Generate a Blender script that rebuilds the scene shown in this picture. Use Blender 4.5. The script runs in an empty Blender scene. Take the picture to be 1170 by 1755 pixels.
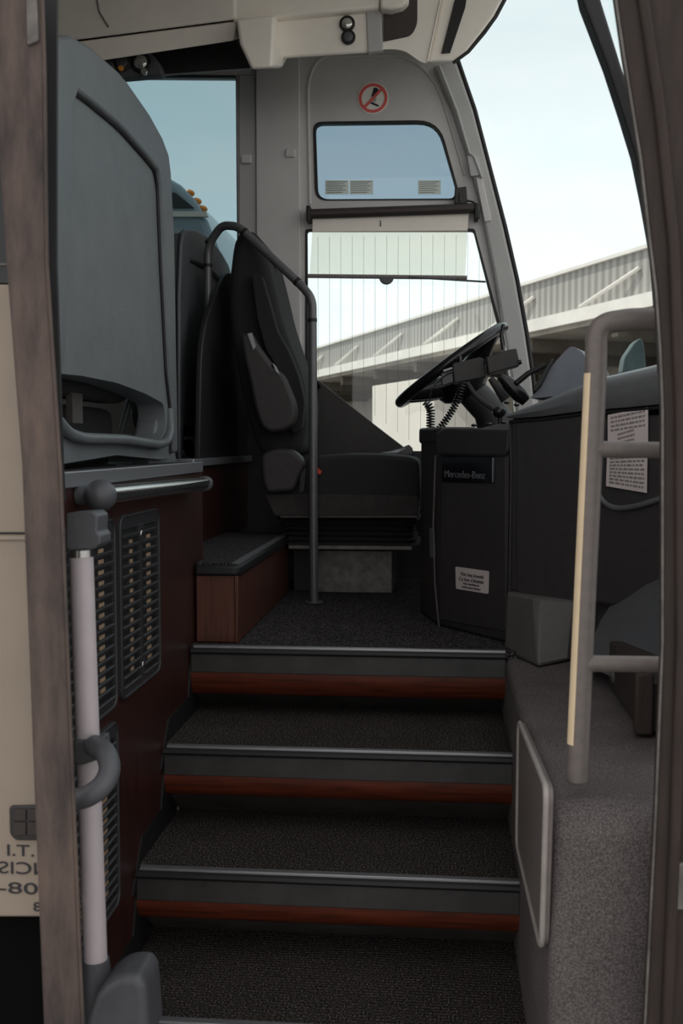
import bpy, bmesh, math, random
from mathutils import Vector, Matrix
from mathutils.geometry import tessellate_polygon
random.seed(7)
sc = bpy.context.scene
C = sc.collection
F = 1800.0; H = 1.6                       # focal length in pixels of a 1170x1755 frame, eye height
YAW = math.radians(5.226414); PITCH = math.radians(-3.734842)
fw = Vector((-math.sin(YAW)*math.cos(PITCH), math.cos(YAW)*math.cos(PITCH), math.sin(PITCH)))
rt = Vector((math.cos(YAW), math.sin(YAW), 0)); up = rt.cross(fw)
def ray(px, py): return rt*((px-585)/F) + up*((877.5-py)/F) + fw
E0 = Vector((0, 0, H))
def PY(px, py, Y): d = ray(px, py); return E0 + d*(Y/d.y)
def PX(px, py, X): d = ray(px, py); return E0 + d*(X/d.x)
def PZ(px, py, Z): d = ray(px, py); return E0 + d*((Z-H)/d.z)
def PP(px, py, p0, n): d = ray(px, py); return E0 + d*((Vector(p0)-E0).dot(n)/d.dot(n))

# ---------------------------------------------------------------- materials
def S(r, g, b):                            # 8-bit sRGB -> linear
    f = lambda c: (c/255/12.92) if c/255 <= .04045 else ((c/255+.055)/1.055)**2.4
    return (f(r), f(g), f(b), 1)
def mat(name, col, rough=.5, metal=0, noise=0, nscale=20, bump=0, bscale=200, spec=.5, col2=None, coat=0, emit=None, stretch=None):
    m = bpy.data.materials.new(name); m.use_nodes = True
    nt = m.node_tree; N = nt.nodes; L = nt.links; b = N['Principled BSDF']
    b.inputs['Base Color'].default_value = col; b.inputs['Roughness'].default_value = rough
    b.inputs['Metallic'].default_value = metal; b.inputs['Specular IOR Level'].default_value = spec
    b.inputs['Coat Weight'].default_value = coat
    if emit: b.inputs['Emission Color'].default_value = emit[0]; b.inputs['Emission Strength'].default_value = emit[1]
    tc = N.new('ShaderNodeTexCoord'); src = tc.outputs['Object']
    if stretch:
        mp = N.new('ShaderNodeMapping'); mp.inputs['Scale'].default_value = stretch
        L.new(src, mp.inputs['Vector']); src = mp.outputs['Vector']
    if noise or col2:
        n = N.new('ShaderNodeTexNoise'); n.inputs['Scale'].default_value = nscale; n.inputs['Detail'].default_value = 5
        n.inputs['Roughness'].default_value = .65
        L.new(src, n.inputs['Vector'])
        r = N.new('ShaderNodeValToRGB'); r.color_ramp.elements[0].position = .32; r.color_ramp.elements[1].position = .68
        c2 = col2 or tuple(min(1, c*(1-noise)) for c in col[:3]) + (1,)
        c1 = col if col2 else tuple(min(1, c*(1+noise)) for c in col[:3]) + (1,)
        r.color_ramp.elements[0].color = c2; r.color_ramp.elements[1].color = c1
        L.new(n.outputs['Fac'], r.inputs['Fac']); L.new(r.outputs['Color'], b.inputs['Base Color'])
    if bump:
        n2 = N.new('ShaderNodeTexNoise'); n2.inputs['Scale'].default_value = bscale; n2.inputs['Detail'].default_value = 3
        L.new(tc.outputs['Object'], n2.inputs['Vector'])
        bp = N.new('ShaderNodeBump'); bp.inputs['Strength'].default_value = bump; bp.inputs['Distance'].default_value = .002
        L.new(n2.outputs['Fac'], bp.inputs['Height']); L.new(bp.outputs['Normal'], b.inputs['Normal'])
    return m
def wood(name, dark, light, rough=.35, axis='Z'):
    m = bpy.data.materials.new(name); m.use_nodes = True
    nt = m.node_tree; N = nt.nodes; L = nt.links; b = N['Principled BSDF']; b.inputs['Roughness'].default_value = rough
    b.inputs['Coat Weight'].default_value = .15; b.inputs['Coat Roughness'].default_value = .3
    tc = N.new('ShaderNodeTexCoord'); mp = N.new('ShaderNodeMapping')
    mp.inputs['Scale'].default_value = {'Z': (30, 30, 2.2), 'X': (2.2, 30, 30)}[axis]
    n = N.new('ShaderNodeTexNoise'); n.inputs['Scale'].default_value = 2.5; n.inputs['Detail'].default_value = 8; n.inputs['Distortion'].default_value = .6
    r = N.new('ShaderNodeValToRGB'); r.color_ramp.elements[0].position = .3; r.color_ramp.elements[1].position = .72
    r.color_ramp.elements[0].color = dark; r.color_ramp.elements[1].color = light
    L.new(tc.outputs['Object'], mp.inputs['Vector']); L.new(mp.outputs['Vector'], n.inputs['Vector'])
    L.new(n.outputs['Fac'], r.inputs['Fac']); L.new(r.outputs['Color'], b.inputs['Base Color'])
    return m
def carpet(name, c_dark, c_mid, c_light, ribs=0, scale=420, bump=.9):
    m = bpy.data.materials.new(name); m.use_nodes = True
    nt = m.node_tree; N = nt.nodes; L = nt.links; b = N['Principled BSDF']
    b.inputs['Roughness'].default_value = 1; b.inputs['Specular IOR Level'].default_value = .1
    tc = N.new('ShaderNodeTexCoord')
    n = N.new('ShaderNodeTexNoise'); n.inputs['Scale'].default_value = scale; n.inputs['Detail'].default_value = 2
    r = N.new('ShaderNodeValToRGB'); e = r.color_ramp.elements
    e[0].position = .34; e[0].color = c_dark; e[1].position = .72; e[1].color = c_light
    q = e.new(.52); q.color = c_mid
    L.new(tc.outputs['Object'], n.inputs['Vector']); L.new(n.outputs['Fac'], r.inputs['Fac'])
    big = N.new('ShaderNodeTexNoise'); big.inputs['Scale'].default_value = 6; big.inputs['Detail'].default_value = 4
    L.new(tc.outputs['Object'], big.inputs['Vector'])
    mr = N.new('ShaderNodeMapRange'); mr.inputs['To Min'].default_value = .7; mr.inputs['To Max'].default_value = 1.3
    L.new(big.outputs['Fac'], mr.inputs['Value'])
    mx = N.new('ShaderNodeMix'); mx.data_type = 'RGBA'; mx.blend_type = 'MULTIPLY'; mx.inputs[0].default_value = 1
    L.new(r.outputs['Color'], mx.inputs[6]); L.new(mr.outputs['Result'], mx.inputs[7]); L.new(mx.outputs[2], b.inputs['Base Color'])
    h = n.outputs['Fac']
    if ribs:
        w = N.new('ShaderNodeTexWave'); w.bands_direction = 'Y'; w.inputs['Scale'].default_value = ribs; w.inputs['Distortion'].default_value = 1.0
        w.inputs['Detail'].default_value = 2; w.inputs['Detail Scale'].default_value = 30
        L.new(tc.outputs['Object'], w.inputs['Vector'])
        ad = N.new('ShaderNodeMath'); ad.operation = 'ADD'; L.new(w.outputs['Fac'], ad.inputs[0]); L.new(n.outputs['Fac'], ad.inputs[1]); h = ad.outputs[0]
    bp = N.new('ShaderNodeBump'); bp.inputs['Strength'].default_value = bump; bp.inputs['Distance'].default_value = .004
    L.new(h, bp.inputs['Height']); L.new(bp.outputs['Normal'], b.inputs['Normal'])
    return m
def glass(name, tint, refl=.03):
    m = bpy.data.materials.new(name); m.use_nodes = True
    nt = m.node_tree; N = nt.nodes; L = nt.links; N.remove(N['Principled BSDF']); out = N['Material Output']
    t = N.new('ShaderNodeBsdfTransparent'); t.inputs['Color'].default_value = tint
    g = N.new('ShaderNodeBsdfGlossy'); g.inputs['Roughness'].default_value = .02
    mx = N.new('ShaderNodeMixShader'); mx.inputs[0].default_value = refl
    L.new(t.outputs[0], mx.inputs[1]); L.new(g.outputs[0], mx.inputs[2]); L.new(mx.outputs[0], out.inputs['Surface'])
    return m
def sheer(name, col, trans):
    m = bpy.data.materials.new(name); m.use_nodes = True
    nt = m.node_tree; N = nt.nodes; L = nt.links; N.remove(N['Principled BSDF']); out = N['Material Output']
    d = N.new('ShaderNodeBsdfDiffuse'); d.inputs['Color'].default_value = col
    tl = N.new('ShaderNodeBsdfTranslucent'); tl.inputs['Color'].default_value = col
    t = N.new('ShaderNodeBsdfTransparent'); t.inputs['Color'].default_value = (1, .985, .93, 1)
    a = N.new('ShaderNodeMixShader'); a.inputs[0].default_value = .5; L.new(d.outputs[0], a.inputs[1]); L.new(tl.outputs[0], a.inputs[2])
    b = N.new('ShaderNodeMixShader'); b.inputs[0].default_value = trans; L.new(a.outputs[0], b.inputs[1]); L.new(t.outputs[0], b.inputs[2])
    L.new(b.outputs[0], out.inputs['Surface'])
    return m
def wavemat(name, c1, c2, scale, rough=.6, direction='X', rot=0):
    m = bpy.data.materials.new(name); m.use_nodes = True
    nt = m.node_tree; N = nt.nodes; L = nt.links; b = N['Principled BSDF']; b.inputs['Roughness'].default_value = rough
    tc = N.new('ShaderNodeTexCoord'); mp = N.new('ShaderNodeMapping'); mp.inputs['Rotation'].default_value = (0, 0, rot)
    w = N.new('ShaderNodeTexWave'); w.bands_direction = direction; w.inputs['Scale'].default_value = scale
    L.new(tc.outputs['Object'], mp.inputs['Vector']); L.new(mp.outputs['Vector'], w.inputs['Vector'])
    r = N.new('ShaderNodeValToRGB'); r.color_ramp.elements[0].color = c1; r.color_ramp.elements[1].color = c2
    L.new(w.outputs['Fac'], r.inputs['Fac']); L.new(r.outputs['Color'], b.inputs['Base Color'])
    bp = N.new('ShaderNodeBump'); bp.inputs['Strength'].default_value = .6; bp.inputs['Distance'].default_value = .05
    L.new(w.outputs['Fac'], bp.inputs['Height']); L.new(bp.outputs['Normal'], b.inputs['Normal'])
    return m

M = dict(
    wall=mat('grey_moulded_plastic', (.62, .605, .60, 1), .55, noise=.05, nscale=6, bump=.15, bscale=500),
    pillar=mat('grey_pillar_plastic', (.46, .46, .455, 1), .5, noise=.05, nscale=5, bump=.15, bscale=500),
    beige=mat('beige_plastic', (.93, .875, .79, 1), .5, noise=.04, nscale=5, bump=.1, bscale=500),
    beige2=mat('warm_grey_plastic', (.84, .79, .72, 1), .5, noise=.04, nscale=5),
    dark=mat('dark_grained_plastic', (.040, .037, .037, 1), .5, noise=.12, nscale=30, bump=.25, bscale=700, spec=.4),
    dark2=mat('dark_brown_plastic', (.045, .034, .032, 1), .5, noise=.15, nscale=20, bump=.2, bscale=500),
    pad=mat('dashboard_padding', (.105, .108, .115, 1), .36, noise=.1, nscale=30, bump=.25, bscale=800),
    hood=mat('hood_plastic', (.13, .145, .17, 1), .5, noise=.08, nscale=15, bump=.2, bscale=700),
    black=mat('black_rubber', (.010, .010, .011, 1), .55, noise=.2, nscale=40),
    gloss=mat('black_gloss_plastic', (.008, .008, .010, 1), .22, noise=.1, nscale=20),
    seatp=mat('seat_shell_plastic', (.15, .165, .175, 1), .48, noise=.10, nscale=9, bump=.3, bscale=260),
    seatrim=mat('seat_rim_plastic', (.13, .145, .155, 1), .4, noise=.08, nscale=12, bump=.2, bscale=400),
    fabric=mat('dark_seat_fabric', (.022, .022, .024, 1), .95, noise=.2, nscale=200, bump=.5, bscale=900),
    fabric2=mat('grey_seat_fabric', (.034, .034, .036, 1), .95, noise=.2, nscale=200, bump=.5, bscale=900),
    vinyl=mat('step_edge_vinyl', (.040, .039, .038, 1), .5, noise=.35, nscale=8, bump=.2, bscale=300),
    vinyl2=mat('riser_vinyl', (.060, .056, .052, 1), .6, noise=.35, nscale=9, bump=.2, bscale=300),
    silver=mat('brushed_aluminium', (.42, .43, .46, 1), .42, metal=.85, noise=.15, nscale=25, stretch=(1, 20, 20)),
    chrome=mat('polished_tube', (.62, .62, .62, 1), .22, metal=1, noise=.06, nscale=15),
    rail=mat('grey_painted_rail', (.17, .148, .138, 1), .45, metal=.1, noise=.1, nscale=60, bump=.1, bscale=700),
    pole=mat('dark_grey_painted_tube', (.13, .13, .135, 1), .38, metal=.3, noise=.1, nscale=40),
    cream=mat('cream_grip_strip', (.82, .66, .44, 1), .6, noise=.05, nscale=30),
    white=mat('white_painted_tube', (.56, .50, .52, 1), .4, noise=.05, nscale=18),
    grey=mat('grey_bracket_plastic', (.085, .088, .098, 1), .45, noise=.1, nscale=25, bump=.2, bscale=500),
    steel=mat('brown_stained_steel', (.175, .130, .110, 1), .6, spec=.2, col2=(.055, .047, .047, 1), nscale=6, bump=.15, bscale=60, stretch=(3, 3, .7)),
    pillarbrown=mat('brown_pillar_plastic', (.050, .038, .034, 1), .5, spec=.2, noise=.18, nscale=9, stretch=(6, 6, 1)),
    body=mat('beige_bodywork_paint', (.35, .29, .235, 1), .5, spec=.3, noise=.06, nscale=5, bump=.15, bscale=90),
    galv=mat('galvanised_sheet', (.16, .15, .14, 1), .5, metal=.3, noise=.35, nscale=25),
    paper=mat('sticker_paper', (.62, .54, .53, 1), .7, noise=.05, nscale=20),
    ink=mat('dark_ink', (.03, .03, .035, 1), .7, noise=.1, nscale=40),
    faint=mat('faint_grey_ink', (.22, .20, .20, 1), .8, noise=.3, nscale=120),
    red=mat('sign_red', (.80, .13, .12, 1), .5, noise=.06, nscale=40),
    signwhite=mat('sign_white', (.90, .90, .82, 1), .5, noise=.05, nscale=30),
    pitch=mat('unlit_black', (.003, .003, .003, 1), .9, noise=.1, nscale=10, spec=.1),
    amber=mat('amber_lens', (.9, .30, .04, 1), .2, noise=.2, nscale=20),
    orange=mat('orange_plastic', (.7, .28, .03, 1), .4, noise=.1, nscale=30),
    redbutton=mat('red_button', (.6, .04, .02, 1), .4, noise=.1, nscale=30),
    lens=mat('lamp_lens', (.55, .55, .52, 1), .12, metal=.7, noise=.2, nscale=60),
    tan=mat('copper_fin', (.42, .30, .20, 1), .5, metal=.2, noise=.2, nscale=60),
    wood=wood('red_brown_veneer', (.020, .0065, .0055, 1), (.050, .014, .010, 1), .45),
    woodbox=wood('box_veneer', (.055, .018, .012, 1), (.13, .042, .024, 1), .4),
    woodx=wood('kick_panel_veneer', (.060, .012, .005, 1), (.17, .034, .013, 1), .45, 'X'),
    carpet=carpet('ribbed_step_carpet', (.010, .009, .009, 1), (.046, .041, .040, 1), (.28, .24, .21, 1), ribs=28, scale=240),
    carpetd=carpet('platform_carpet', (.012, .011, .013, 1), (.050, .046, .050, 1), (.20, .18, .19, 1), ribs=24, scale=190),
    felt=carpet('grey_wall_carpet', (.075, .064, .064, 1), (.135, .118, .118, 1), (.22, .195, .19, 1), scale=380, bump=.6),
    feltd=carpet('dark_wall_carpet', (.035, .031, .031, 1), (.07, .063, .063, 1), (.12, .11, .11, 1), scale=380, bump=.6),
    clear=glass('clear_glass', (.96, .99, .98, 1)),
    tint=glass('tinted_glass', (.58, .67, .69, 1)),
    tint2=glass('lightly_tinted_glass', (.50, .58, .63, 1)),
    decal=sheer('translucent_decal', (.92, .90, .82, 1), .30),
    blind=sheer('sheer_blind_fabric', (.93, .90, .82, 1), .78),
    asphalt=mat('asphalt', (.20, .195, .19, 1), .9, noise=.2, nscale=3, bump=.3, bscale=60),
    corr=wavemat('corrugated_metal', (.22, .215, .20, 1), (.38, .37, .35, 1), 1.1, rot=math.atan2(32, -13.5)),
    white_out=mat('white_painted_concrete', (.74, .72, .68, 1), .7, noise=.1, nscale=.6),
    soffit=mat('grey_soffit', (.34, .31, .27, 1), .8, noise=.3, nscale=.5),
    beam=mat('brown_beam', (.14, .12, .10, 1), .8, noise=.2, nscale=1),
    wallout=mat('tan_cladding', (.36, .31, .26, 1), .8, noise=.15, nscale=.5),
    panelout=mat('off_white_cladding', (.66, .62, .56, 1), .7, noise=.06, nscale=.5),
    busgrey=mat('grey_coach_paint', (.20, .25, .28, 1), .25, noise=.08, nscale=1, coat=.4),
    busstripe=mat('pale_coach_paint', (.55, .50, .45, 1), .35, noise=.05, nscale=1),
    corner=mat('brown_grey_plastic', (.10, .092, .088, 1), .45, noise=.1, nscale=20, bump=.2, bscale=500),
    corner2=mat('worn_grey_vinyl', (.044, .040, .039, 1), .8, noise=.2, nscale=30, spec=.2),
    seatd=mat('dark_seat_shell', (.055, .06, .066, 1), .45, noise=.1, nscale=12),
    hframe=mat('pale_frame_trim', (.34, .31, .29, 1), .45, noise=.1, nscale=30),
    teal=mat('teal_mirror_shell', (.045, .075, .08, 1), .5, spec=.2, noise=.2, nscale=6),
)

# ---------------------------------------------------------------- mesh builder
OR = {}                                      # object -> world origin
class MB:
    def __init__(s): s.v = []; s.f = []
    def add(s, vs, fs):
        o = len(s.v); s.v += [Vector(v) for v in vs]; s.f += [[i+o for i in f] for f in fs]; return s
    def box(s, a, b):
        x0, y0, z0 = a; x1, y1, z1 = b
        return s.add([(x0,y0,z0),(x1,y0,z0),(x1,y1,z0),(x0,y1,z0),(x0,y0,z1),(x1,y0,z1),(x1,y1,z1),(x0,y1,z1)],
                     [[0,3,2,1],[4,5,6,7],[0,1,5,4],[1,2,6,5],[2,3,7,6],[3,0,4,7]])
    def prism(s, pts, d):
        n = len(pts); pts = [Vector(p) for p in pts]; d = Vector(d)
        return s.add(pts + [p+d for p in pts], [list(range(n))[::-1], list(range(n, 2*n))] + [[i, (i+1) % n, (i+1) % n+n, i+n] for i in range(n)])
    def plate(s, outer, holes, d):          # 3-D loops in one plane, pushed along d, with holes
        d = Vector(d); loops = [[Vector(p) for p in l] for l in [outer]+holes]
        flat = [p for l in loops for p in l]; tri = tessellate_polygon(loops); n = len(flat)
        fs = [list(t) for t in tri] + [[i+n for i in t][::-1] for t in tri]; k = 0
        for l in loops:
            m = len(l); fs += [[k+i, k+(i+1) % m, k+(i+1) % m+n, k+i+n] for i in range(m)]; k += m
        return s.add(flat + [p+d for p in flat], fs)
    def tube(s, path, r, seg=16, cap=True, r2=None):
        path = [Vector(p) for p in path]; n = len(path); rings = []; up0 = None
        for i, p in enumerate(path):
            t = (path[min(i+1, n-1)] - path[max(i-1, 0)]).normalized()
            if up0 is None: up0 = t.orthogonal().normalized()
            u = (up0 - t*up0.dot(t)).normalized(); up0 = u; w = t.cross(u)
            rr = r[i] if isinstance(r, (list, tuple)) else r
            rings.append([p + (u*math.cos(2*math.pi*k/seg) + w*math.sin(2*math.pi*k/seg))*rr for k in range(seg)])
        vs = [v for g in rings for v in g]; fs = []
        for i in range(n-1):
            for k in range(seg): fs.append([i*seg+k, i*seg+(k+1) % seg, (i+1)*seg+(k+1) % seg, (i+1)*seg+k])
        if cap: fs += [list(range(seg))[::-1], [(n-1)*seg+k for k in range(seg)]]
        return s.add(vs, fs)
    def loft(s, secs, close=False, cap=True):
        m = len(secs[0]); fs = []
        for i in range(len(secs)-1):
            for k in range(m if close else m-1): fs.append([i*m+k, i*m+(k+1) % m, (i+1)*m+(k+1) % m, (i+1)*m+k])
        if cap: fs += [list(range(m))[::-1], [(len(secs)-1)*m+k for k in range(m)]]
        return s.add([v for g in secs for v in g], fs)
    def ball(s, c, r, sq=(1,1,1), seg=20, rings=12):
        c = Vector(c); vs = []; fs = []
        for i in range(rings+1):
            a = math.pi*i/rings
            for k in range(seg):
                b = 2*math.pi*k/seg; vs.append(c + Vector((r*sq[0]*math.sin(a)*math.cos(b), r*sq[1]*math.sin(a)*math.sin(b), r*sq[2]*math.cos(a))))
        for i in range(rings):
            for k in range(seg): fs.append([i*seg+k, (i+1)*seg+k, (i+1)*seg+(k+1) % seg, i*seg+(k+1) % seg])
        return s.add(vs, fs)
    def build(s, name, m, parent=None, bevel=0, smooth=False, seg=3, subsurf=0):
        me = bpy.data.meshes.new(name); vs = s.v
        if parent is None:
            xs = [v.x for v in vs]; ys = [v.y for v in vs]; zs = [v.z for v in vs]
            o = Vector(((min(xs)+max(xs))/2, (min(ys)+max(ys))/2, min(zs)))
        else: o = OR[parent]
        me.from_pydata([v-o for v in vs], [], s.f)
        bm = bmesh.new(); bm.from_mesh(me)
        bmesh.ops.remove_doubles(bm, verts=bm.verts, dist=1e-6); bmesh.ops.recalc_face_normals(bm, faces=bm.faces)
        bm.to_mesh(me); bm.free()
        me.materials.append(M[m] if isinstance(m, str) else m)
        ob = bpy.data.objects.new(name, me); C.objects.link(ob)
        if parent is None: ob.location = o
        else: ob.parent = parent
        OR[ob] = o
        if bevel:
            b = ob.modifiers.new('bevel', 'BEVEL'); b.width = bevel; b.segments = seg; b.limit_method = 'ANGLE'; b.angle_limit = math.radians(35)
        if subsurf:
            ss = ob.modifiers.new('sub', 'SUBSURF'); ss.levels = subsurf; ss.render_levels = subsurf
        if smooth or bevel:
            for p in me.polygons: p.use_smooth = True
            if not subsurf:
                try: me.set_sharp_from_angle(angle=math.radians(40))
                except Exception: pass
        return ob
def empty(name, loc):
    o = bpy.data.objects.new(name, None); o.empty_display_size = .05; C.objects.link(o); o.location = loc; OR[o] = Vector(loc); return o
def tag(o, label=None, cat=None, group=None, kind=None):
    if label: o['label'] = label
    if cat: o['category'] = cat
    if group: o['group'] = group
    if kind: o['kind'] = kind
    return o
def struct(o, label=None, cat=None): return tag(o, label, cat, None, 'structure')
def poly(px, Y): return [PY(a, b, Y) for a, b in px]
def rounded(pts, r, n=6):                    # round the corners of a 3-D planar polygon
    out = []; m = len(pts); pts = [Vector(p) for p in pts]
    for i, p in enumerate(pts):
        rr = r[i] if isinstance(r, (list, tuple)) else r
        a = (pts[i-1]-p); b = (pts[(i+1) % m]-p); d = min(rr, a.length*.45, b.length*.45)
        if d < 1e-5: out.append(p); continue
        A = p+a.normalized()*d; B = p+b.normalized()*d
        for k in range(n+1):
            t = k/n; out.append(A*(1-t)**2 + p*2*t*(1-t) + B*t*t)
    return out
def bend(pts, r, n=8):                       # round the inner corners of an open path
    out = [Vector(pts[0])]
    for i in range(1, len(pts)-1):
        p = Vector(pts[i]); a = Vector(pts[i-1])-p; b = Vector(pts[i+1])-p; rr = r[i-1] if isinstance(r, (list, tuple)) else r
        d = min(rr, a.length*.49, b.length*.49); A = p+a.normalized()*d; B = p+b.normalized()*d
        for k in range(n+1):
            t = k/n; out.append(A*(1-t)**2 + p*2*t*(1-t) + B*t*t)
    return out + [Vector(pts[-1])]
def lettering(txt, o, u, w, size, m, parent, name='lettering', align='CENTER', sx=1.0, bold=0, ext=.0006):
    cu = bpy.data.curves.new('t', 'FONT'); cu.body = txt; cu.size = size; cu.align_x = align; cu.extrude = ext; cu.offset = bold
    ob = bpy.data.objects.new('t', cu); C.objects.link(ob); bpy.context.view_layer.update()
    me = ob.evaluated_get(bpy.context.evaluated_depsgraph_get()).to_mesh()
    u = Vector(u).normalized(); w = Vector(w).normalized(); n = u.cross(w).normalized()
    b = MB(); b.add([Vector(o) + u*v.co.x*sx + w*v.co.y + n*v.co.z for v in me.vertices], [list(p.vertices) for p in me.polygons])
    bpy.data.objects.remove(ob)
    return b.build(name, m, parent)

# ---------------------------------------------------------------- setting: ground, floor, walls
DY = 1.62; WY = 4.38; ZP = 1.04; LX = -.68; RX = .185
g = MB().box((-80, -60, -.1), (120, 140, 0)).build('ground', 'asphalt'); struct(g, 'sunlit grey asphalt yard around the coach', 'ground')
ys = [2.015, 2.28, 2.53, 2.825]; zs = [.43, .635, .845, ZP]
fl = MB().plate([(LX, ys[3]+.012, ZP-.001), (RX+.02, ys[3]+.012, ZP-.001), (.9, 2.95, ZP-.001), (.9, WY+.05, ZP-.001), (LX-1.2, WY+.05, ZP-.001), (LX-1.2, 3.02, ZP-.001), (LX, 3.02, ZP-.001)], [], (0, 0, -.03)).build('floor', 'carpetd')
struct(fl, 'dark ribbed carpet of the driver platform', 'floor')

labels = ['lowest entry step with carpet, at the bottom edge of the photo',
          'second entry step from the bottom, bright aluminium nosing strip',
          'third entry step from the bottom, thin aluminium nosing strip',
          'top entry step edge leading onto the driver platform']
for i in range(4):
    y, z = ys[i], zs[i]; t = tag(empty('entry_step', ((LX+RX)/2, y, z-.2)), labels[i], 'step')
    zb = zs[i-1]-.002 if i else 0
    x0, x1 = LX+.004, RX
    ret = .135
    if i < 3:
        MB().box((x0, y+.016, z-.012), (x1, ys[i+1]+ret+.02, z)).build('tread_carpet', 'carpet', t)
    MB().box((x0+.006, y-.001, z-.004), (x1, y+.017, z+.003)).build('nosing_strip', 'silver', t, bevel=.001)
    pr = [(y-.002, z-.003), (y-.010, z-.006), (y-.013, z-.013), (y-.010, z-.019), (y+.004, z-.020), (y+.02, z-.02), (y+.02, z-.003)]
    MB().prism([(x0, a, b) for a, b in pr], (x1-x0, 0, 0)).build('rubber_lip', 'black', t, smooth=True)
    MB().box((x0, y-.006, z-.071), (x1, y+.012, z-.019)).build('edge_band', 'vinyl', t, bevel=.002)
    kh = (.056, .056, .062, .070)[i]
    pr = [(y-.004, z-.071)] + [(y-.004+.045*(1-math.cos(a*math.pi/16)), z-.071-kh*math.sin(a*math.pi/16)) for a in range(1, 9)] + [(y+.06, z-.071-kh), (y+.06, z-.071)]
    MB().prism([(x0, a, b) for a, b in pr], (x1-x0, 0, 0)).build('kick_panel', 'woodx', t, smooth=True)
    MB().prism([(x0, y+.042, z-.069-kh), (x0, y+ret+.015, zb), (x0, y+ret+.05, zb), (x0, y+ret+.05, z-.069-kh)], (x1-x0, 0, 0)).build('riser', 'vinyl2', t)
# dark underside of the steps
tag(MB().box((LX-.0, DY+.1, .2), (RX, 2.03, .232)).build('trim_3', 'black'), 'dark sill under the lowest step', 'sill', None, 'structure')

# left: wooden cabinet (under the first seat row)
cab = tag(empty('seat_cabinet', (LX-.4, 2.4, 0)), 'dark red-brown wooden cabinet wall beside the steps, topped by a ledge', 'cabinet')
MB().box((LX-.02, DY+.12, 0), (LX, 3.0, 1.522)).build('side_panel', 'wood', cab)
MB().box((LX-1.6, 2.98, .2), (LX-.02, 3.0, 1.522)).build('end_panel', 'wood', cab)
MB().box((LX-1.6, DY+.12, 1.522), (LX-.004, 3.0, 1.546)).build('ledge', 'dark', cab)
MB().box((LX-.004, DY+.2, 1.518), (LX+.008, 2.975, 1.548)).build('edge_strip', 'silver', cab, bevel=.002)
for i in range(3):                            # dark skirting that follows the treads
    y, z = ys[i], zs[i]
    MB().prism([(LX, y-.03, z-.05), (LX, y+.05, z+.055), (LX, ys[i+1]-.03, z+.06), (LX, ys[i+1]+.02, z+.19), (LX, ys[i+1]+.12, z+.19), (LX, ys[i+1]+.12, z-.05)], (.004, 0, 0)).build('skirting', 'black', cab)
MB().prism([PX(200, 798, -.8), PX(270, 795, -.8), PX(272, 800, -.76), PX(198, 803, -.76)], (0, 0, .004)).build('mat_label', 'silver', cab)

# vents
def vent(y0, z0, w, h, label, bright=True):
    t = tag(empty('air_vent', (LX, y0+w/2, z0)), label, 'vent', 'louvred vents in the cabinet wall')
    rows = 16; holes = []; cw = (w-.065)/2; rh = (h-.05)/rows
    for c in range(2):
        for r in range(rows):
            ya = y0+.02+c*(cw+.025); za = z0+.027+r*rh
            if r in (0, rows-1) and c == 0: yb = ya+cw-.01
            else: yb = ya+cw
            holes.append([(LX, ya, za), (LX, yb, za), (LX, yb, za+rh*.62), (LX, ya, za+rh*.62)])
    outer = rounded([(LX+.0, y0, z0), (LX, y0+w, z0), (LX, y0+w, z0+h), (LX, y0, z0+h)], .03)
    MB().plate(outer, holes, (.006, 0, 0)).build('grille', 'vgrille', t)
    rim = [p+Vector((.005, 0, 0)) for p in rounded([(LX, y0+.004, z0+.004), (LX, y0+w-.004, z0+.004), (LX, y0+w-.004, z0+h-.004), (LX, y0+.004, z0+h-.004)], .03)]
    MB().tube(rim+[rim[0]], .004, 8).build('rim', 'vgrille', t, smooth=True)
    sl = MB()
    for c in range(2):
        for r in range(rows):
            ya = y0+.02+c*(cw+.025); za = z0+.027+r*rh
            sl.prism([(LX+.006, ya, za+.001), (LX+.0095, ya, za-.001), (LX+.009, ya, za-.004), (LX+.005, ya, za-.003)], (0, cw, 0))
    sl.build('louvres', 'vgrille', t)
    MB().box((LX+.0002, y0+.01, z0+.01), (LX+.0008, y0+w-.01, z0+h-.01)).build('backing', 'black', t)
    for c0, c1, oy in ((.52, .68, .02), (1.38, 1.62, .045)):
        fn = MB()
        for r in range(1, rows-1):
            za = z0+.027+r*rh; fn.box((LX+.001, y0+oy+cw*c0, za+.001), (LX+.003, y0+oy+cw*c1, za+rh*.42))
        fn.build('fin_column', 'tan', t)
    for zz in (z0+.05, z0+h-.05):
        q = MB().box((LX+.006, y0+w*.5-.014, zz-.022), (LX+.008, y0+w*.5+.022, zz+.022)).build('latch_plate', 'vgrille', t, bevel=.001)
        MB().ball((LX+.009, y0+w*.5-.004, zz), .006, (.6, 1, 1.4)).build('screw', 'chrome', t, smooth=True)
M['vgrille'] = mat('vent_plastic', (.034, .034, .038, 1), .4, noise=.1, nscale=40)
vent(2.175, 1.043, .322, .402, 'upper vent nearer the platform, fully visible on the cabinet wall')
vent(1.825, 1.043, .322, .402, 'upper vent partly hidden behind the white pole')
vent(1.825, .615, .322, .402, 'lower vent behind the looped grab handle of the white pole')

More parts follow.
